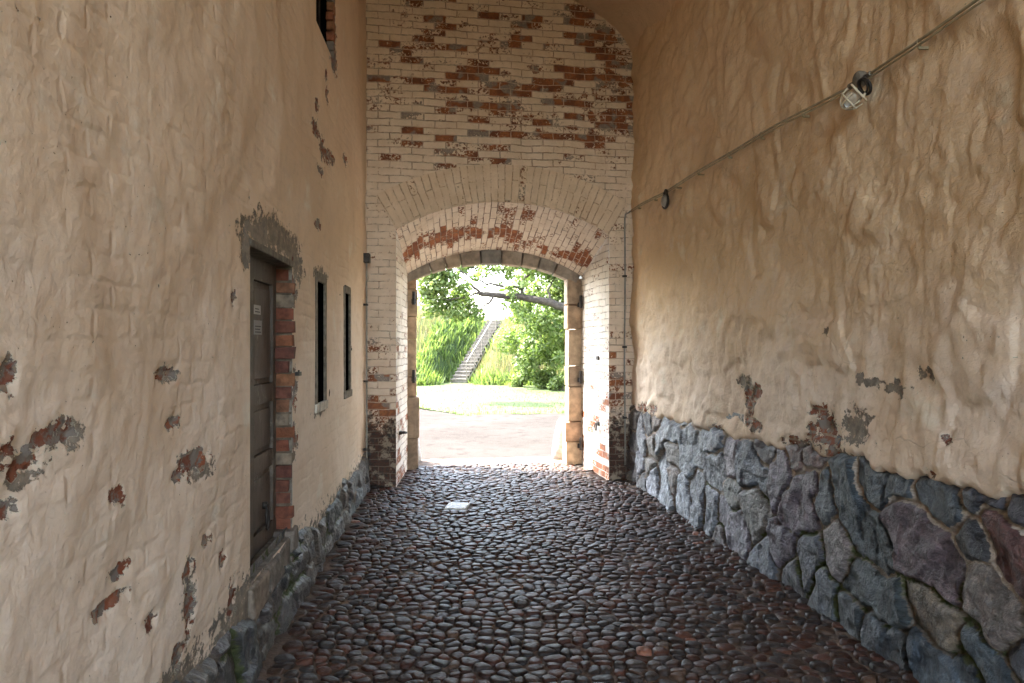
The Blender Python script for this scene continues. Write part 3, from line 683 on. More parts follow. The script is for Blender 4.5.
# outer leaf of the wall (facade towards the yard)
fc = MB(); nf0, nf1 = ND+.222, ND+.60
fcm = simple('facade_render', (.55,.50,.42), .9, .15, 3., .004)
fc.box(FE, -7, OS0-.10, -.3, 8.2, nf0, nf1); fc.box(FE, OS1+.16, 11, -.3, 8.2, nf0, nf1)
ms = 24; s_a, z_a, _, _ = ang_arc(ms, OS0-.10, OS1+.16, osp+.03, ori+.07)
V=[];Fc=[]
for q in range(ms):
    V += [FE(s_a[q],z_a[q],nf0),FE(s_a[q],8.2,nf0),FE(s_a[q],8.2,nf1),FE(s_a[q],z_a[q],nf1)]
for q in range(ms-1):
    b_=q*4
    for x in range(4): Fc.append((b_+x,b_+4+x,b_+4+(x+1)%4,b_+(x+1)%4))
fc.add(V,Fc); fc.build('outer_facade', fcm, ge)
# ironwork on the gate frame
def pintle(side, z, parent):
    m = MB(); s = OS0-.045 if side<0 else BS1-.03
    m.box(FE, s-.03, s+.03, z-.03, z+.03, ND-.03, ND+.01); m.box(FE, s-.016, s+.016, z-.022, z+.022, ND-.09, ND-.02)
    m.tube([FE(s,z-.05,ND-.09),FE(s,z+.13,ND-.09)], .022, 8); m.build('gate_hinge', M['iron'], parent)
for z in (2.30,1.22,.27): pintle(1, z, ge)
for z in (2.33,1.25): pintle(-1, z, ge)
for (n_, z) in ((.45,1.55),(.42,.68)):
    s = SRt+(BS1-SRt)*n_/ND; m = MB(); m.box(FE, s-.02,s+.02,z-.025,z+.025,n_-.05,n_+.05)
    if z < 1: m.ring(FE(s-.04,z-.045,n_), (0,0,1), (-.148,.989,0), .05,.045,.009,16,6)
    m.build('wall_hook', M['iron'], ge)
n_=.32; s = SL+(BS0-SL)*n_/ND; m = MB(); m.ring(FE(s+.045,.62,n_), (.989,.148,0), (-.148,.989,0), .045,.065,.011,18,6); m.box(FE, s-.01,s+.03,.60,.64,n_-.05,n_+.05); m.build('iron_ring', M['iron'], ge)

# ================================================================== CEILING
NC = 60
def vprof(t):   # t 0 at left wall .. 1 at right wall -> (fraction across, height)
    x = t; return x, 5.28 + (0.95*np.sqrt(np.clip(1-((x-.45)/.55)**2,0,1)) if x > .45 else .95 - .03*((.45-x)/.45)**2)
ts = np.concatenate([np.linspace(0,.45,16)[:-1], .45+.55*np.sin(np.linspace(0,PI/2,40))]); ys = np.linspace(-4.5,9.6,60)
V=[];U=[]
for t_ in ts:
    x_, z_ = vprof(t_)
    L_ = 0
    for y_ in ys:
        xl = -1.06-.083*y_-.05; xr = 2.57-.116*y_+.03
        V.append((xl+(xr-xl)*x_, y_, z_+.01*math.sin(y_*3+x_*9))); U.append((y_, 4+x_*5))
ce = link('vaulted_ceiling', raw_mesh('vaulted_ceiling', np.array(V), grid_faces(len(ts),len(ys)), np.array(U), {'peel':np.zeros(len(V)),'cem':np.zeros(len(V))}), M['vault'], None, True)
tag(ce, 'smooth plastered barrel vault closing the passage overhead', 'ceiling')
# ================================================================== FLOOR OF THE PASSAGE
def inside(x, y, m=0.):
    s = y
    return (x > -1.06-.083*y+.10+m) & (x < 2.57-.116*y-.03-m)
# sand bed under the stones
xs = np.arange(-2.4,3.6,.05); ysg = np.concatenate([np.arange(-4.6,1.2,.2), np.arange(1.2,11.2,.05)])
XX, YY = np.meshgrid(xs, ysg, indexing='ij')
def floor_h(x, y): return .012*pn(x*.9, y*.9, 3) + .03*sstep(.35,0,(2.57-.116*y)-x)+ .05*sstep(.5,0,x-(-1.06-.083*y))
ZZ = floor_h(XX,YY) - .0105 + .005*fbm(XX*9,YY*9,3,2)
# keep only what lies inside the walls or inside the gate opening
en = (-(XX+1.75)*.148+(YY-8.45)*.989); es = (XX+1.75)*.989+(YY-8.45)*.148
ok = (en < 2.1)
kp = ok[:-1,:-1]&ok[1:,1:]
fl = link('sand_bed', raw_mesh('sand_bed', np.stack([XX,YY,ZZ],-1).reshape(-1,3), grid_faces(len(xs),len(ysg),kp)), M['mortarbed'], None, True)
tag(fl, kind='structure')
pts = []
sx, sy = .091, .077; row = 0; y = 1.3
while y < 10.9:
    x = -2.2 + (row%2)*sx/2
    while x < 2.7:
        yy = y + .05*math.sin(x*1.3+.4)+ random.uniform(-.022,.022); xx = x+random.uniform(-.030,.030)
        n_ = -(xx+1.75)*.148+(yy-8.45)*.989; s_ = (xx+1.75)*.989+(yy-8.45)*.148
        good = False
        if n_ < -.02: good = bool(inside(np.float64(xx), np.float64(yy)))
        elif n_ < ND+.22:
            k_ = min(n_/ND, 1); lo = SL+(BS0-SL)*k_+.04; hi = SRt+(BS1-SRt)*k_-.04
            if n_ > ND-.03: lo, hi = OS0+.03, OS1-.03
            good = lo < s_ < hi
        if good and not (abs(xx+.59)<.17 and abs(yy-7.5)<.19): pts.append((xx,yy))
        x += sx*random.uniform(.92,1.12)
    y += sy; row += 1
pts = np.array(pts); N = len(pts)
wt = rng.uniform(.6,1.45,N)
K = 14; th = np.arange(K)*2*PI/K + .1
rad = np.zeros((N,K))
for i0 in range(0,N,400):
    P = pts[i0:i0+400]; D = pts[None]-P[:,None]; dist = np.hypot(D[...,0],D[...,1]); dist[dist<1e-6]=9
    idx = np.argpartition(dist, 10, axis=1)[:,:10]; dd = np.take_along_axis(dist, idx, 1)
    vx = np.take_along_axis(D[...,0], idx, 1)/dd; vy = np.take_along_axis(D[...,1], idx, 1)/dd
    w = wt[i0:i0+400,None]/(wt[i0:i0+400,None]+wt[idx]); hd = np.clip(dd*w-.0015,.012,.078)
    cosv = np.clip(vx[...,None]*np.cos(th)+vy[...,None]*np.sin(th), 0, 1)
    q = np.sum((cosv/hd[...,None])**7, 1)**(-1/7); rad[i0:i0+400] = np.minimum(q, .078)
prof = [(1.0,-.030),(.995,-.002),(.955,.45),(.86,.78),(.62,.95),(.30,1.0)]
H = rng.uniform(.015,.025,N); dz = rng.uniform(-.006,.006,N) - .009*np.clip(fbm(pts[:,0]*1.6,pts[:,1]*1.6,3,123)*1.6,0,1); tx = rng.uniform(-.16,.16,N); ty = rng.uniform(-.18,.12,N)
gz = floor_h(pts[:,0],pts[:,1])
rp = rng.uniform(.86,1.0,(N,1))
V = np.zeros((N, len(prof)*K+1, 3))
for j,(r_, h_) in enumerate(prof):
    rr = rad*r_
    lx = rr*np.cos(th); ly = rr*np.sin(th)
    hz = (h_ if h_<0 else h_*H[:,None]) if h_<0 else h_*H[:,None]
    V[:, j*K:(j+1)*K, 0] = pts[:,0,None]+lx; V[:, j*K:(j+1)*K, 1] = pts[:,1,None]+ly
    V[:, j*K:(j+1)*K, 2] = gz[:,None]-.014+dz[:,None]+hz + (0 if h_<0 else 1)*(lx*tx[:,None]+ly*ty[:,None])
V[:, -1, 0] = pts[:,0]; V[:, -1, 1] = pts[:,1]; V[:, -1, 2] = gz-.014+dz+H*1.005
nv = len(prof)*K+1
F4 = []
for j in range(len(prof)-1):
    for k in range(K):
        k2=(k+1)%K; F4.append((j*K+k, j*K+k2, (j+1)*K+k2, (j+1)*K+k))
cap = [(( len(prof)-1)*K+k, (len(prof)-1)*K+(k+1)%K, ( len(prof)-1)*K+(k+2)%K, nv-1) for k in range(0,K,2)]
F4 = np.array(F4+cap); F = (F4[None]+(np.arange(N)*nv)[:,None,None]).reshape(-1,4)
pal = np.array([(.078,.042,.032),(.060,.042,.036),(.050,.045,.043),(.046,.050,.055),(.092,.052,.038),(.075,.060,.048),(.036,.034,.034),(.11,.088,.068),(.11,.062,.048),(.08,.083,.085),(.055,.038,.032)])
pp = np.array([.16,.14,.14,.09,.09,.11,.09,.04,.05,.04,.05]); pp/=pp.sum()
ci_ = rng.choice(len(pal), N, p=pp); cc = pal[ci_]*rng.uniform(.6,1.4,(N,1))*np.array([[.86,.60,.46]])
cc = np.where(rng.uniform(size=(N,1))<.006, np.array([[.30,.13,.08]]), cc)
colv = np.repeat(cc, nv, 0)
cb = link('cobblestone_paving', raw_mesh('cobblestone_paving', V.reshape(-1,3), F, None, None, {'col':colv}), M['cobble'], None, True)
tag(cb, kind='structure')
# the pale slab let into the cobbles
m = MB(); zf = .016; m.hexa([(-.715,7.36,zf-.05),(-.49,7.345,zf-.05),(-.455,7.63,zf-.05),(-.69,7.65,zf-.05),(-.715,7.36,zf),(-.49,7.345,zf),(-.455,7.63,zf),(-.69,7.65,zf)])
o = m.build('paving_slab', M['slab'], bevel=.012); tag(o, 'small pale square slab let into the dark cobbles before the gateway', 'paving slab')

# ================================================================== CABLES AND LAMPS ON THE RIGHT WALL
cab = empty('wall_cable', 'thin beige double cable clipped along the lumpy plaster wall', 'cable')
ctrl = [(-1.0,3.36),(3.2,3.326),(3.6,3.30),(4.21,3.285),(5.2,3.335),(6.4,3.36),(7.65,3.375),(8.3,3.405),(8.86,3.415)]
def cabz(s): return float(np.interp(s, [c_[0] for c_ in ctrl], [c_[1] for c_ in ctrl]))
def wall_d(s): return .045+.006*math.sin(s*4)
for dz_ in (.011,-.011):
    m = MB(); m.tube([FR(s_, cabz(s_)+dz_, wall_d(s_)) for s_ in np.arange(-1.0,8.9,.12)], .0075 if dz_>0 else .006, 7); m.build('cable', M['cable'], cab, True)
for s_ in (3.0,3.62,4.75,5.35,5.95,6.6,7.2,7.9,8.5):
    m = MB(); z_ = cabz(s_); m.ring(FR(s_, z_, wall_d(s_)-.002), (0,0,1), (-.9934,-.115,0), .021,.012,.0022,14,6); m.box(FR, s_-.005,s_+.005,z_-.032,z_-.018,-.01,wall_d(s_)+.002); m.build('cable_clip', M['cable'], cab)
# caged lamp
lamp = empty('wall_lamp', 'broken caged wall lamp dangling under its grey junction box', 'wall lamp')
s0 = 4.12; z0 = cabz(s0)+.01; nR = Vector((-.9934,-.115,0)); tR = Vector((-.116,1,0)).normalized(); up = Vector((0,0,1))
def W(s,z,d): return Vector(FR(s,z,d))
m = MB(); m.lathe(W(s0+.0,z0+.005,.02), nR, [(.042,0),(.045,.015),(.045,.04),(.038,.052),(.018,.058),(.0,.059)], 20); m.tube([W(s0-.10,z0,.045),W(s0-.05,z0,.045)],.016,8); m.tube([W(s0+.05,z0,.045),W(s0+.11,z0,.045)],.016,8)
m.build('junction_box', simple('box_grey',(.20,.18,.15),.7), lamp, False, .003)
m = MB(); rc = W(4.03,3.225,.075); ax = (nR*.55+up*-.0+tR*-.8).normalized()
m.ring(rc, tR, (up*.9+nR*.45).normalized(), .042,.046,.009,28,8); m.ring(rc+nR*.015, tR, (up*.9+nR*.45).normalized(), .037,.040,.006,28,8)
m.tube([rc+up*.05, W(s0-.05,z0,.05)], .012, 8); m.build('lamp_socket', M['iron'], lamp, True)
gc = W(4.09,3.175,.115); gd = (tR*.55-up*.55+nR*.5).normalized()
m = MB(); m.lathe(gc-gd*.05, gd, [(.026,0),(.040,.015),(.047,.045),(.042,.08),(.026,.10),(.0,.108)], 18); m.build('lamp_glass', M['glass'], lamp, True)
g1 = gd.orthogonal().normalized(); g2 = gd.cross(g1)
m = MB()
m.ring(gc-gd*.045, g1, g2, .060,.060,.0065,26,7); m.ring(gc+gd*.02, g1, g2, .062,.062,.0048,26,6)
for k in range(3):
    a_ = PI*k/3; r_ = g1*math.cos(a_)+g2*math.sin(a_)
    m.ring(gc-gd*.02, r_, gd, .062,.088,.0048,18,6,0,PI)
m.tube([gc-gd*.045+g1*.06, rc-up*.04], .007, 6); m.build('lamp_cage', M['cream'], lamp, True)
# second, smaller lamp
lamp2 = empty('wall_lamp', 'small dark teardrop wall lamp hanging on the cable close to the end wall', 'wall lamp')
s0 = 7.50; z0 = cabz(s0)
m = MB(); m.ring(W(s0,z0-.105,.06), tR, up, .085,.075,.013,26,8); m.tube([W(s0,z0-.035,.06),W(s0-.01,z0+.02,.05)],[.028,.018],8); m.build('lamp_rim', M['iron'], lamp2, True)
m = MB(); m.lathe(W(s0,z0-.105,.046), nR, [(.068,0),(.066,.02),(.050,.045),(.0,.055)], 18); m.build('lamp_glass', simple('dull_glass',(.30,.28,.24),.3), lamp2, True)
# upright conduits in the two corners
cd = empty('conduit', 'thin grey conduit running down the right pier beside the gateway', 'conduit')
m = MB(); sC = 3.215; m.tube([FR(8.86,3.415,.05),FE(3.27,3.41,-.04),FE(sC+.01,3.39,-.03),FE(sC,3.33,-.028)]+[FE(sC+.004*math.sin(z_*3),z_,-.028) for z_ in np.arange(3.2,.03,-.3)], .0105, 8); m.build('tube', M['cablegrey'], cd, True)
for z_ in (2.6,1.7,.8): m = MB(); m.box(FE, sC-.025,sC+.025,z_-.012,z_+.012,-.042,.01); m.build('clip', M['iron'], cd)
cd = empty('conduit', 'thin grey conduit with a small box running down the left corner', 'conduit')
m = MB(); m.tube([FL(8.22+.01*math.sin(z_*2),z_,.035) for z_ in np.arange(2.72,.05,-.25)], .0105, 8); m.build('tube', M['cablegrey'], cd, True)
m = MB(); m.box(FL, 8.15,8.27,2.69,2.80,.0,.075); m.build('switch_box', M['iron'], cd, bevel=.008)
for z_ in (2.2,1.3,.5): m = MB(); m.box(FL, 8.19,8.25,z_-.012,z_+.012,0,.05); m.build('clip', M['iron'], cd)

# ================================================================== OUTSIDE
t = NT('gravel'); v = t.obj(); n1 = t.noise(v, .5, 5); n2 = t.noise(v, 40, 5, .7); n3 = t.noise(v, 3.2, 5, .6)
cg = t.mix(t.ramp(n1,.35,.65), (.044,.040,.038), (.034,.031,.029)); cg = t.mix(t.ramp(n2,.4,.7,0,.6), cg, (.056,.051,.048)); cg = t.mix(t.ramp(n3,.5,.7,0,.5), cg, (.024,.021,.020))
M['gravel'] = t.fin(cg, 1., t.bump(n2, .02), 0.)
t = NT('turf'); v = t.obj(); n1 = t.noise(v, .45, 5); n2 = t.noise(v, 25, 5, .7); n3 = t.noise(v, 2.2, 5, .7)
cg = t.mix(t.ramp(n1,.35,.65), (.042,.066,.017), (.055,.075,.026)); cg = t.mix(t.ramp(n3,.48,.68,0,.6), cg, (.075,.078,.04)); cg = t.mix(t.ramp(n2,.4,.7,0,.5), cg, (.03,.05,.011))
M['turf'] = t.fin(cg, .9, t.bump(n2, .03), .2)
t = NT('leaf'); cl = t.attr('col', True); t.set(t.b,'Base_Color',cl); t.set(t.b,'Roughness',.5); t.set(t.b,'Specular_IOR_Level',.3)
tr = t.n('ShaderNodeBsdfTranslucent'); sc2 = t.n('ShaderNodeVectorMath', {'operation':'MULTIPLY'}, i0=cl, i1=(1.25,1.35,.7)); t.set(tr,'Color',sc2.outputs[0])
mx = t.n('ShaderNodeMixShader', None, i0=.45); t.t.links.new(t.b.outputs[0], mx.inputs[1]); t.t.links.new(tr.outputs[0], mx.inputs[2]); t.t.links.new(mx.outputs[0], t.out.inputs[0]); M['leaf'] = t.m
M['bark'] = simple('bark', (.045,.038,.032), .9, .4, 10., .02)
M['oldwood'] = simple('grey_wood', (.14,.122,.10), .8, .3, 9., .004)

# wide ground to the horizon
g = MB(); g.add([(-400,-400,-.09),(400,-400,-.09),(400,500,-.09),(-400,500,-.09)], [(0,1,2,3)]); o = g.build('ground', M['turf']); tag(o, kind='structure')
# gravel yards at both ends
def sheet(name, xs, ys, zf, mat, keepf=None, **kw):
    XX, YY = np.meshgrid(xs, ys, indexing='ij'); ZZ = zf(XX,YY); keep=None
    if keepf is not None: k = keepf(XX,YY); keep = k[:-1,:-1]&k[1:,1:]&k[:-1,1:]&k[1:,:-1]
    o = link(name, raw_mesh(name, np.stack([XX,YY,ZZ],-1).reshape(-1,3), grid_faces(len(xs),len(ys),keep)), mat, None, True); return tag(o, **kw)
def edgeY(X): return 17.6 + .35*np.sin(X*.6) + .25*pn(X*1.3, X*0, 4) + np.where(X<-1.2, (-1.2-X)*1.4, 0)
sheet('gravel_yard', np.arange(-26,26,.2), np.arange(9.6,30,.15), lambda X,Y: -.035+.012*pn(X*.5,Y*.5,2)+.004*pn(X*5,Y*5,3), M['gravel'], lambda X,Y: (Y<edgeY(X)+.2)&((-(X+1.75)*.148+(Y-8.45)*.989)>1.40), kind='structure')
g = MB(); g.add([(-30,-40,-.04),(30,-40,-.04),(30,-4.4,-.04),(-30,-4.4,-.04)], [(0,1,2,3)]); o = g.build('gravel_yard', M['gravel']); tag(o, kind='structure')
sheet('lawn', np.arange(-26,26,.2), np.arange(16,33,.12), lambda X,Y: -.03+.03*sstep(0,.4,Y-edgeY(X))+.02*pn(X*.7,Y*.7,8)+.012*pn(X*4,Y*4,9), M['turf'], lambda X,Y: Y>edgeY(X)-.15, kind='structure')
# grassy bank
def Yb(X): return np.where(X<-1, 28.6+.12*np.clip(X+6,0,5), 29.2) - .10*np.clip(X+1,0,20) + .25*pn(X*.7,X*0+2,3) + 1.2*np.exp(-((X+2.4)/.9)**2)
def topH(X): return 2.85 + .55*sstep(-1.3,-5,X) + .5*sstep(0,4,X)
def bankh(X,Y):
    r = (Y-Yb(X))*.70; T = topH(X)
    h = T*(1-np.exp(-np.clip(r,0,None)/T*1.0)*1.0)
    h = np.where(r<0, 0, np.minimum(r, T)); k=.25; h2 = -np.log(np.exp(-np.clip(r,-3,8)/k)+np.exp(-T/k))*k
    return np.maximum(h2, -.4)
A_ = (-2.36,30.6); H_ = (1.52,4.1); LL = math.hypot(*H_); ux, uy = H_[0]/LL, H_[1]/LL
def bankz(X, Y):
    z = bankh(X,Y)-.06+.06*pn(X*1.5,Y*1.5,6)+.02*pn(X*6,Y*6,7)
    t_ = (X-A_[0])*ux+(Y-A_[1])*uy; o_ = np.abs((X-A_[0])*uy-(Y-A_[1])*ux)
    zs = 2.82*t_/LL-.22; near = sstep(1.15,.7,o_)*sstep(-1.2,-.3,t_)*sstep(LL+1.6,LL+.1,t_)
    return z*(1-near)+zs*near
sheet('grass_bank', np.concatenate([np.arange(-26,-4,.3),np.arange(-4,1,.12),np.arange(1,26,.3)]), np.concatenate([np.arange(25.5,38,.12),np.arange(38,60,.4)]), lambda X,Y: bankz(X,Y), M['turf'], None, kind='structure')

# ---- stairs up the bank
stp = empty('outdoor_staircase', 'long flight of grey wooden steps with one handrail climbing the grassy bank', 'staircase')
A = Vector((-2.36,30.6,0)); B = Vector((-.84,34.7,2.82)); n_s = 19; hd = Vector((B.x-A.x,B.y-A.y,0)); L_ = hd.length; hd.normalize(); sd = Vector((hd.y,-hd.x,0))
for k in range(n_s):
    p = A+(B-A)*(k/n_s); zt = B.z*(k+1)/n_s+.04; m = MB(); tr_ = L_/n_s
    q = [Vector((p.x,p.y,0))+hd*a_+sd*b_ for a_,b_ in ((-.02,-.36),(-.02,.36),(tr_+.02,.36),(tr_+.02,-.36))]
    m.hexa([(v_.x,v_.y,zt-.045) for v_ in q]+[(v_.x,v_.y,zt) for v_ in q]); 
    m.hexa([(v_.x,v_.y,zt-.17) for v_ in (q[0]+hd*.03,q[1]+hd*.03,q[1]+hd*.06,q[0]+hd*.06)]+[(v_.x,v_.y,zt-.047) for v_ in (q[0]+hd*.03,q[1]+hd*.03,q[1]+hd*.06,q[0]+hd*.06)])
    m.build('step', M['oldwood'], stp)
for side in (-.38,.38):
    m = MB(); m.tube([A+sd*side+Vector((0,0,-.02)), B+sd*side+Vector((0,0,-.02))], .03, 4); m.build('stringer', M['oldwood'], stp)
m = MB(); rl = Vector((0,0,.92)); m.tube([A+sd*.40+rl, B+sd*.40+rl], .022, 6); m.build('handrail', simple('pale_wood',(.22,.21,.19),.7), stp)
for k in range(6):
    p = A+(B-A)*(k/5)+sd*.40; m = MB(); m.tube([p, p+rl], .02, 6); m.build('rail_post', M['oldwood'], stp)

# ---- vegetation
def leaves(name, cents, rads, count, size, cols, mat, parent=None, flat=.55, seed=1, shell=.25):
    r = np.random.default_rng(seed); cents = np.array(cents, float); rads = np.array(rads, float)
    if rads.ndim == 1: rads = np.stack([rads]*3, 1)
    vol = rads.prod(1); p = vol/vol.sum(); ix = r.choice(len(cents), count, p=p)
    d = r.normal(size=(count,3)); d /= np.linalg.norm(d,axis=1)[:,None]; rr = r.uniform(shell**3,1,count)**(1/3)
    P = cents[ix] + d*rads[ix]*rr[:,None]
    nrm = r.normal(size=(count,3))*flat + d*.5 + np.array([0,0,.5]); nrm /= np.linalg.norm(nrm,axis=1)[:,None]
    a = np.cross(nrm, r.normal(size=(count,3))); a /= np.linalg.norm(a,axis=1)[:,None]; b = np.cross(nrm, a)
    sz = size*r.uniform(.6,1.3,count)[:,None]
    fold = nrm*sz*.15
    V = np.stack([P-a*sz, P+b*sz*.5+fold, P+a*sz, P-b*sz*.5+fold],1)
    cols = np.array(cols); cl = cols[r.integers(0,len(cols),count)]*r.uniform(.75,1.25,(count,1))
    me = raw_mesh(name, V.reshape(-1,3), np.arange(count*4).reshape(-1,4), None, None, {'col':np.repeat(cl,4,0)})
    return link(name, me, mat, parent)
def limb(m, pts, r0, r1, wob=.03, sub=4, seed=0):
    r = random.Random(seed); P = [Vector(p) for p in pts]; out = []
    for i in range(len(P)-1):
        for k in range(sub): out.append(P[i].lerp(P[i+1], k/sub) + Vector([r.uniform(-wob,wob) for _ in range(3)])*(0 if (i==0 and k==0) else 1))
    out.append(P[-1]); n = len(out); m.tube(out, [r0+(r1-r0)*i/(n-1) for i in range(n)], 7)
LIMB0 = [(3.8, 21.1, 3.0), (2.64, 21.0, 2.68), (1.68, 21.0, 2.8), (1.2, 21.0, 2.95), (0.33, 21.0, 3.13), (-0.51, 21.0, 3.19), (-0.99, 21.0, 3.25)]
LIMBS = [([(-0.99, 21.0, 3.25), (-1.239, 21.15, 3.533), (-1.521, 21.3, 3.728), (-1.9, 21.45, 3.864)], 0.05, 0.015), ([(-0.51, 21.0, 3.19), (-0.687, 20.9, 2.944), (-0.862, 20.8, 2.849), (-1.065, 20.7, 2.548)], 0.045, 0.015), ([(0.33, 21.0, 3.13), (0.332, 21.1, 3.619), (0.727, 21.2, 3.991), (1.004, 21.3, 4.336)], 0.06, 0.03), ([(0.33, 21.0, 3.4), (-0.179, 20.9, 3.464), (-0.743, 20.8, 3.503), (-1.242, 20.7, 3.702), (-1.677, 20.6, 3.957)], 0.05, 0.015), ([(0.84, 21.0, 4.06), (0.121, 21.1, 4.011), (-0.545, 21.2, 3.976), (-1.156, 21.3, 4.032), (-1.651, 21.4, 4.226)], 0.055, 0.02), ([(-0.99, 21.0, 3.25), (-1.403, 20.9, 3.123), (-1.842, 20.8, 3.028), (-2.247, 20.7, 3.14)], 0.03, 0.01), ([(-1.26, 21.0, 3.52), (-1.718, 21.1, 3.408), (-2.181, 21.2, 3.537), (-2.556, 21.3, 3.789)], 0.025, 0.008), ([(1.2, 21.0, 2.95), (1.085, 21.1, 3.348), (1.333, 21.2, 3.809), (1.521, 21.3, 4.215)], 0.04, 0.015), ([(-0.69, 21.0, 2.95), (-0.962, 21.05, 3.043), (-1.387, 21.1, 2.805), (-1.722, 21.15, 2.687)], 0.02, 0.007)]
FC1 = [(-2.4, 20.74, 3.88), (-2.01, 20.6, 3.94), (-2.52, 20.9, 3.46), (-2.16, 20.65, 3.52), (-1.8, 20.57, 3.64), (-2.28, 20.9, 3.1), (-1.86, 21.42, 3.16), (-1.5, 21.3, 3.04), (-1.95, 21.27, 2.8), (-1.62, 20.72, 2.68), (-1.26, 21.04, 2.71), (-1.02, 20.78, 2.59), (-2.4, 20.67, 2.74), (-1.38, 20.61, 3.4), (-1.11, 20.71, 3.7), (-2.64, 21.43, 3.16), (-1.5, 21.33, 4.0), (-0.96, 21.31, 4.06), (-0.36, 21.3, 4.12), (0.09, 20.69, 4.06), (0.54, 20.81, 4.0), (0.99, 21.13, 3.88), (1.44, 21.23, 3.76), (1.32, 22.02, 3.4), (1.74, 21.38, 3.94), (0.84, 21.6, 3.52), (-0.6, 21.11, 3.76), (-0.27, 21.17, 3.34), (0.24, 21.01, 3.34), (1.89, 21.65, 3.34), (0.69, 20.97, 4.18), (-2.16, 20.59, 4.18), (-2.76, 21.43, 3.94), (-1.41, 21.37, 4.18), (-0.66, 21.05, 4.24), (-0.06, 20.8, 4.18), (1.14, 21.41, 4.09), (1.59, 21.86, 3.34), (1.2, 21.38, 4.3), (0.36, 21.35, 3.76), (-0.12, 21.01, 3.82), (-0.84, 20.91, 3.88), (0.84, 21.88, 3.25), (-1.26, 20.93, 3.04), (1.44, 21.64, 2.89), (-0.42, 20.81, 3.94), (0.6, 22.0, 3.4), (-0.06, 20.54, 3.28), (0.3, 20.55, 3.52), (-0.36, 21.13, 3.55), (0.09, 20.78, 2.95), (0.48, 21.84, 3.04), (-0.78, 20.97, 3.43), (-1.56, 20.84, 3.28), (-1.11, 21.5, 3.28), (0.99, 21.66, 3.04), (-0.21, 20.91, 2.89), (0.24, 20.7, 2.68), (1.59, 21.9, 3.04), (2.04, 21.7, 2.89)]
FR1 = [0.34, 0.34, 0.36, 0.36, 0.3, 0.36, 0.34, 0.3, 0.34, 0.32, 0.28, 0.22, 0.3, 0.22, 0.18, 0.3, 0.22, 0.18, 0.18, 0.22, 0.25, 0.3, 0.35, 0.3, 0.4, 0.22, 0.1, 0.1, 0.15, 0.4, 0.3, 0.3, 0.35, 0.28, 0.28, 0.25, 0.35, 0.4, 0.35, 0.2, 0.2, 0.2, 0.2, 0.2, 0.3, 0.18, 0.2, 0.2, 0.2, 0.14, 0.2, 0.22, 0.1, 0.2, 0.14, 0.25, 0.15, 0.2, 0.35, 0.4]
G1 = [(.10,.145,.045),(.13,.175,.055),(.07,.105,.03),(.15,.19,.07)]
G2 = [(.07,.15,.025),(.10,.19,.03),(.055,.12,.02),(.13,.22,.04)]
oak = empty('oak_tree', 'big leafy tree right of the gate whose long crooked limb reaches across the opening', 'tree')
tk = MB(); limb(tk, [(4.0,21.2,-.1),(3.9,21.1,1.5),(3.75,21.1,3.0),(3.9,21.2,5.0),(3.6,21.4,7.5)], .42,.22, .04, 4, 3); tk.build('trunk', M['bark'], oak, True)
br = MB(); limb(br, LIMB0, .17,.075,.02,4,1); br.build('limb', M['bark'], oak, True)
for k,(pp_,r0,r1) in enumerate(LIMBS):
    b_ = MB(); limb(b_, pp_, r0, r1, .03, 4, k+5); b_.build('branch', M['bark'], oak, True)
leaves('foliage', FC1, FR1, 11500, .075, G1, M['leaf'], oak, seed=3)
cr = [(4+3*math.cos(a_)*q, 21.3+2.8*math.sin(a_)*q, 6.6+h_) for a_,q,h_ in [(k*1.1,.5+.5*((k*37)%10)/10,(k*53)%10/10*3-.6) for k in range(20)]]
lb = MB()
for k,c_ in enumerate(cr[::3]): limb(lb, [(3.7,21.3,4.6+.25*k),( (3.7+c_[0])/2,(21.3+c_[1])/2,5.6+.1*k),c_], .11,.03,.06,3,k+40)
lb.build('crown_branches', M['bark'], oak, True)
leaves('crown', cr, [1.15]*20, 9000, .13, G2, M['leaf'], oak, seed=5)

bt = empty('bushy_tree', 'dense bright green bushy tree growing at the foot of the bank beside the steps', 'tree')
tk = MB(); limb(tk, [(2.3,27.2,-.1),(2.2,27.2,1.4),(2.4,27.3,3.0),(2.3,27.4,4.6)], .22,.07,.04,4,8)
for k in range(7): a_ = k*.9; limb(tk, [(2.3,27.2,.9+.45*k),(2.3+.8*math.cos(a_),27.2+.7*math.sin(a_),1.5+.5*k),(2.3+1.6*math.cos(a_),27.2+1.4*math.sin(a_),2.0+.5*k)], .07,.02,.05,3,k+60)
tk.build('trunk', M['bark'], bt, True)
r_ = random.Random(5); cc_ = []; rr_ = []
while len(cc_) < 105:
    x_,z_ = r_.uniform(-.3,4.9), r_.uniform(.7,5.4); y_ = 27.2+r_.uniform(-1.5,1.5)
    wmax = 2.45*max(0,1-((z_-3.0)/2.9)**4)**.5+.1
    if abs(x_-2.3)+abs(y_-27.2)*.5 < wmax: cc_.append((x_,y_,z_)); rr_.append(r_.uniform(.30,.62))
leaves('crown', cc_, rr_, 30000, .085, G1, M['leaf'], bt, seed=6)

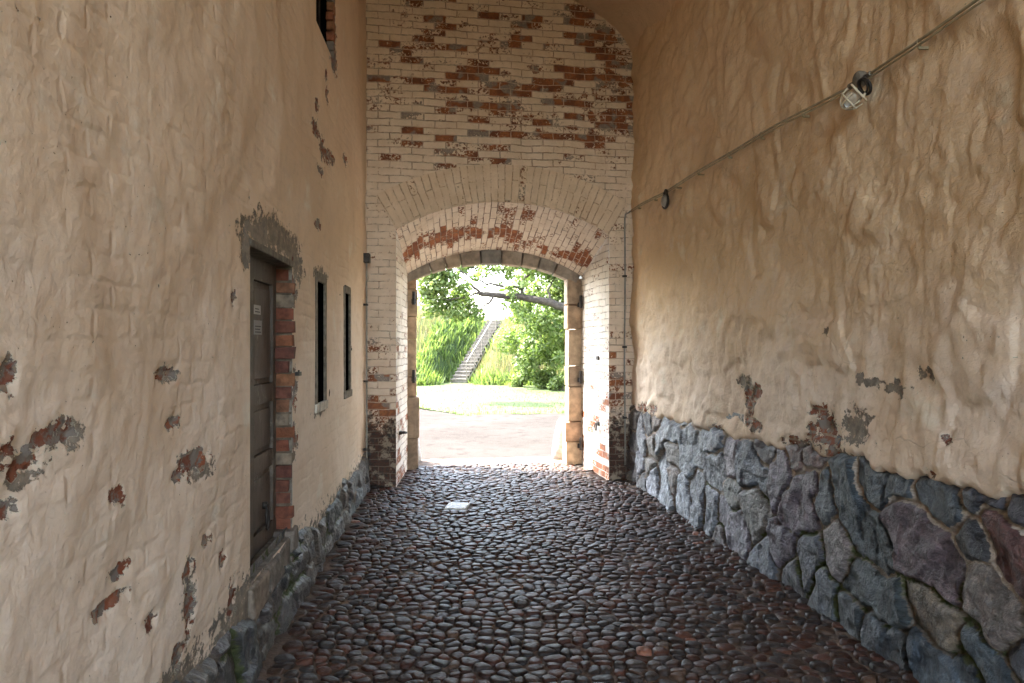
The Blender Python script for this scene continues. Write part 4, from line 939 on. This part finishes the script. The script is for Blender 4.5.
r_ = random.Random(9)
SHR = [(.35,28.2,.55,.55,.75),(1.2,27.0,.4,.5,.5),(.9,29.4,1.3,.6,.6),(.2,30.6,1.9,.5,.55),(1.0,31.5,2.6,.8,.9),(1.8,25.8,.35,.45,.45),(.45,33.6,3.1,.5,.6)]
LBL = ['low rounded shrub on the bank directly right of the lowest steps','low shrub under the front edge of the bushy tree','shrub on the bank close behind the bushy tree','shrub beside the middle of the steps, right hand side','tall shrub on the upper bank behind the bushy tree','small shrub at the right side of the lawn, nearest the gate','shrub at the top of the bank just right of the highest steps']
for k,(x_,y_,z_,rx,rz) in enumerate(SHR):
    e_ = empty('shrub', LBL[k], 'shrub', 'shrubs on the bank right of the steps')
    q = [(x_+r_.uniform(-.5,.5)*rx*1.4, y_+r_.uniform(-.5,.5)*rx*1.4, z_+r_.uniform(-.55,.55)*rz) for _ in range(6)]
    st_ = MB()
    for c_ in q[:4]: limb(st_, [(x_,y_,float(bankh(np.array(x_),np.array(y_)))-.1), ((x_+c_[0])/2,(y_+c_[1])/2,(z_+c_[2])/2+.1), c_], .03,.01,.02,2,k)
    st_.build('stems', M['bark'], e_); leaves('foliage', q, [rx*.55]*6, 1100, .07, G1, M['leaf'], e_, seed=20+k)

# tall grass on the bank: blades
def blades(name, X, Y, base, hgt, wid, cols, seed, lean=.35):
    r = np.random.default_rng(seed); n = len(X); a = r.uniform(0,2*PI,n); ln = r.uniform(0,lean,n)*hgt; b = r.uniform(0,2*PI,n)
    P = np.stack([X,Y,base],1); side = np.stack([np.cos(a),np.sin(a),0*a],1)*wid[:,None]/2; tip = np.stack([np.cos(b)*ln,np.sin(b)*ln,hgt],1)
    V = np.stack([P-side,P+side,P+tip*.55+side*.8,P+tip],1)
    cols = np.array(cols); cl = cols[r.integers(0,len(cols),n)]*r.uniform(.75,1.25,(n,1))
    return link(name, raw_mesh(name, V.reshape(-1,3), np.arange(n*4).reshape(-1,4), None, None, {'col':np.repeat(cl,4,0)}), M['leaf'])
r = np.random.default_rng(3); n = 42000; X = r.uniform(-8,5,n); Y = r.uniform(27.6,38,n)
ok = (Y>Yb(X)-.15)&((Y-Yb(X))*.7<topH(X)+1.2)
tpar = np.clip((X-A.x)*hd.x+(Y-A.y)*hd.y, -.3, 99); off_ = (X-A.x)*sd.x+(Y-A.y)*sd.y
ok &= ~((np.abs(off_)<.45)&(tpar>-.25)&(tpar<L_+1)); X=X[ok];Y=Y[ok];off_=off_[ok]
fern = ((off_<-.35)&(off_>-1.75+.4*pn(X*1.5,Y*1.5,3))) | ((off_>0)&(off_<1.1)&(pn(X*1.2,Y*1.2,5)>-.1)) | (Y<Yb(X)+.5)
B0 = bankz(X,Y)-.03
o = blades('tall_grass', X[~fern],Y[~fern],B0[~fern], r.uniform(.25,.62,(~fern).sum()), r.uniform(.012,.03,(~fern).sum()), [(.17,.15,.085),(.13,.14,.06),(.21,.165,.12),(.10,.13,.045),(.18,.14,.10)], 4); tag(o, kind='stuff')
o = blades('fern_cover', X[fern],Y[fern],B0[fern], r.uniform(.2,.5,fern.sum()), r.uniform(.05,.11,fern.sum()), G1, 5, .9); tag(o, kind='stuff')
n = 9000; X = r.uniform(-7,7,n); Y = edgeY(X)-.1+ r.uniform(0,1,n)**1.6*11
o = blades('short_grass', X, Y, np.full(n,-.03), r.uniform(.04,.10,n), r.uniform(.01,.02,n), [(.045,.075,.016),(.055,.08,.022),(.07,.08,.033)], 6); tag(o, kind='stuff')
# weeds at the threshold
n=160; X = .78+r.normal(size=n)*.05; Y = 10.85+r.normal(size=n)*.10
o = blades('weeds', X, Y, np.full(n,-.03), r.uniform(.03,.09,n), r.uniform(.01,.02,n), G1, 7); tag(o, kind='stuff')

# guard stones outside the gate
for side,sx_ in ((-1,OS0-.045),(1,OS1+.02)):
    m = MB(); nq = 1.90; base = Vector(FE(sx_,-.05,nq)); axd = (Vector(FE(sx_-side*(-.0)+side*.06,.62,nq-.05))-base).normalized()
    m.lathe(base, axd, [(.13,0),(.125,.2),(.11,.45),(.09,.60),(.05,.66),(.0,.675)], 14)
    o = m.build('guard_stone', M['guard'], smooth=True); tag(o, 'pale tapering guard stone outside the %s foot of the gateway' % ('left' if side<0 else 'right'), 'guard stone', 'guard stones outside the gate')

# ================================================================== LIGHT, CAMERA
w = bpy.data.worlds.new('World'); sc.world = w; w.use_nodes = True; nt = w.node_tree; bg = nt.nodes['Background']
sky = nt.nodes.new('ShaderNodeTexSky'); sky.sky_type = 'NISHITA'; sky.sun_disc = False
SUN_EL, SUN_AZ = 53, 292   # azimuth measured clockwise from +Y
sky.sun_elevation = math.radians(SUN_EL); sky.sun_rotation = math.radians(SUN_AZ); sky.dust_density = 3.; sky.air_density = 1.2
# thin bright cloud: the blue is half washed out of the sky
bw = nt.nodes.new('ShaderNodeRGBToBW'); mxs = nt.nodes.new('ShaderNodeMix'); mxs.data_type = 'RGBA'; mxs.inputs[0].default_value = .3
nt.links.new(sky.outputs[0], bw.inputs[0]); nt.links.new(sky.outputs[0], mxs.inputs[6]); nt.links.new(bw.outputs[0], mxs.inputs[7]); nt.links.new(mxs.outputs[2], bg.inputs[0]); bg.inputs[1].default_value = .15
sl = bpy.data.lights.new('sun','SUN'); sl.energy = 2.; sl.angle = math.radians(.5); sl.color = (1,.95,.86)
so = bpy.data.objects.new('sun', sl); C.objects.link(so)
dv = Vector((math.sin(math.radians(SUN_AZ))*math.cos(math.radians(SUN_EL)), math.cos(math.radians(SUN_AZ))*math.cos(math.radians(SUN_EL)), math.sin(math.radians(SUN_EL))))
so.rotation_euler = dv.to_track_quat('Z','Y').to_euler(); so.location = dv*60
cam = bpy.data.cameras.new('camera'); co_ = bpy.data.objects.new('camera', cam); C.objects.link(co_); sc.camera = co_
cam.sensor_width = 36; cam.lens = 700/1024*36; co_.location = (0,0,1.75); co_.rotation_euler = (math.radians(90),0,0); cam.shift_y = .0015; cam.clip_end = 2000; cam.clip_start = .05
sc.view_settings.view_transform = 'Standard'; sc.view_settings.look = 'None'; sc.view_settings.exposure = 4.68; sc.view_settings.gamma = 1
sc.render.engine = 'CYCLES'; cy = sc.cycles
cy.max_bounces = 12; cy.diffuse_bounces = 8; cy.glossy_bounces = 4; cy.transmission_bounces = 6; cy.sample_clamp_indirect = 6.; cy.use_denoising = True
cy.caustics_reflective = False; cy.caustics_refractive = False; cy.use_adaptive_sampling = True; cy.adaptive_threshold = .01
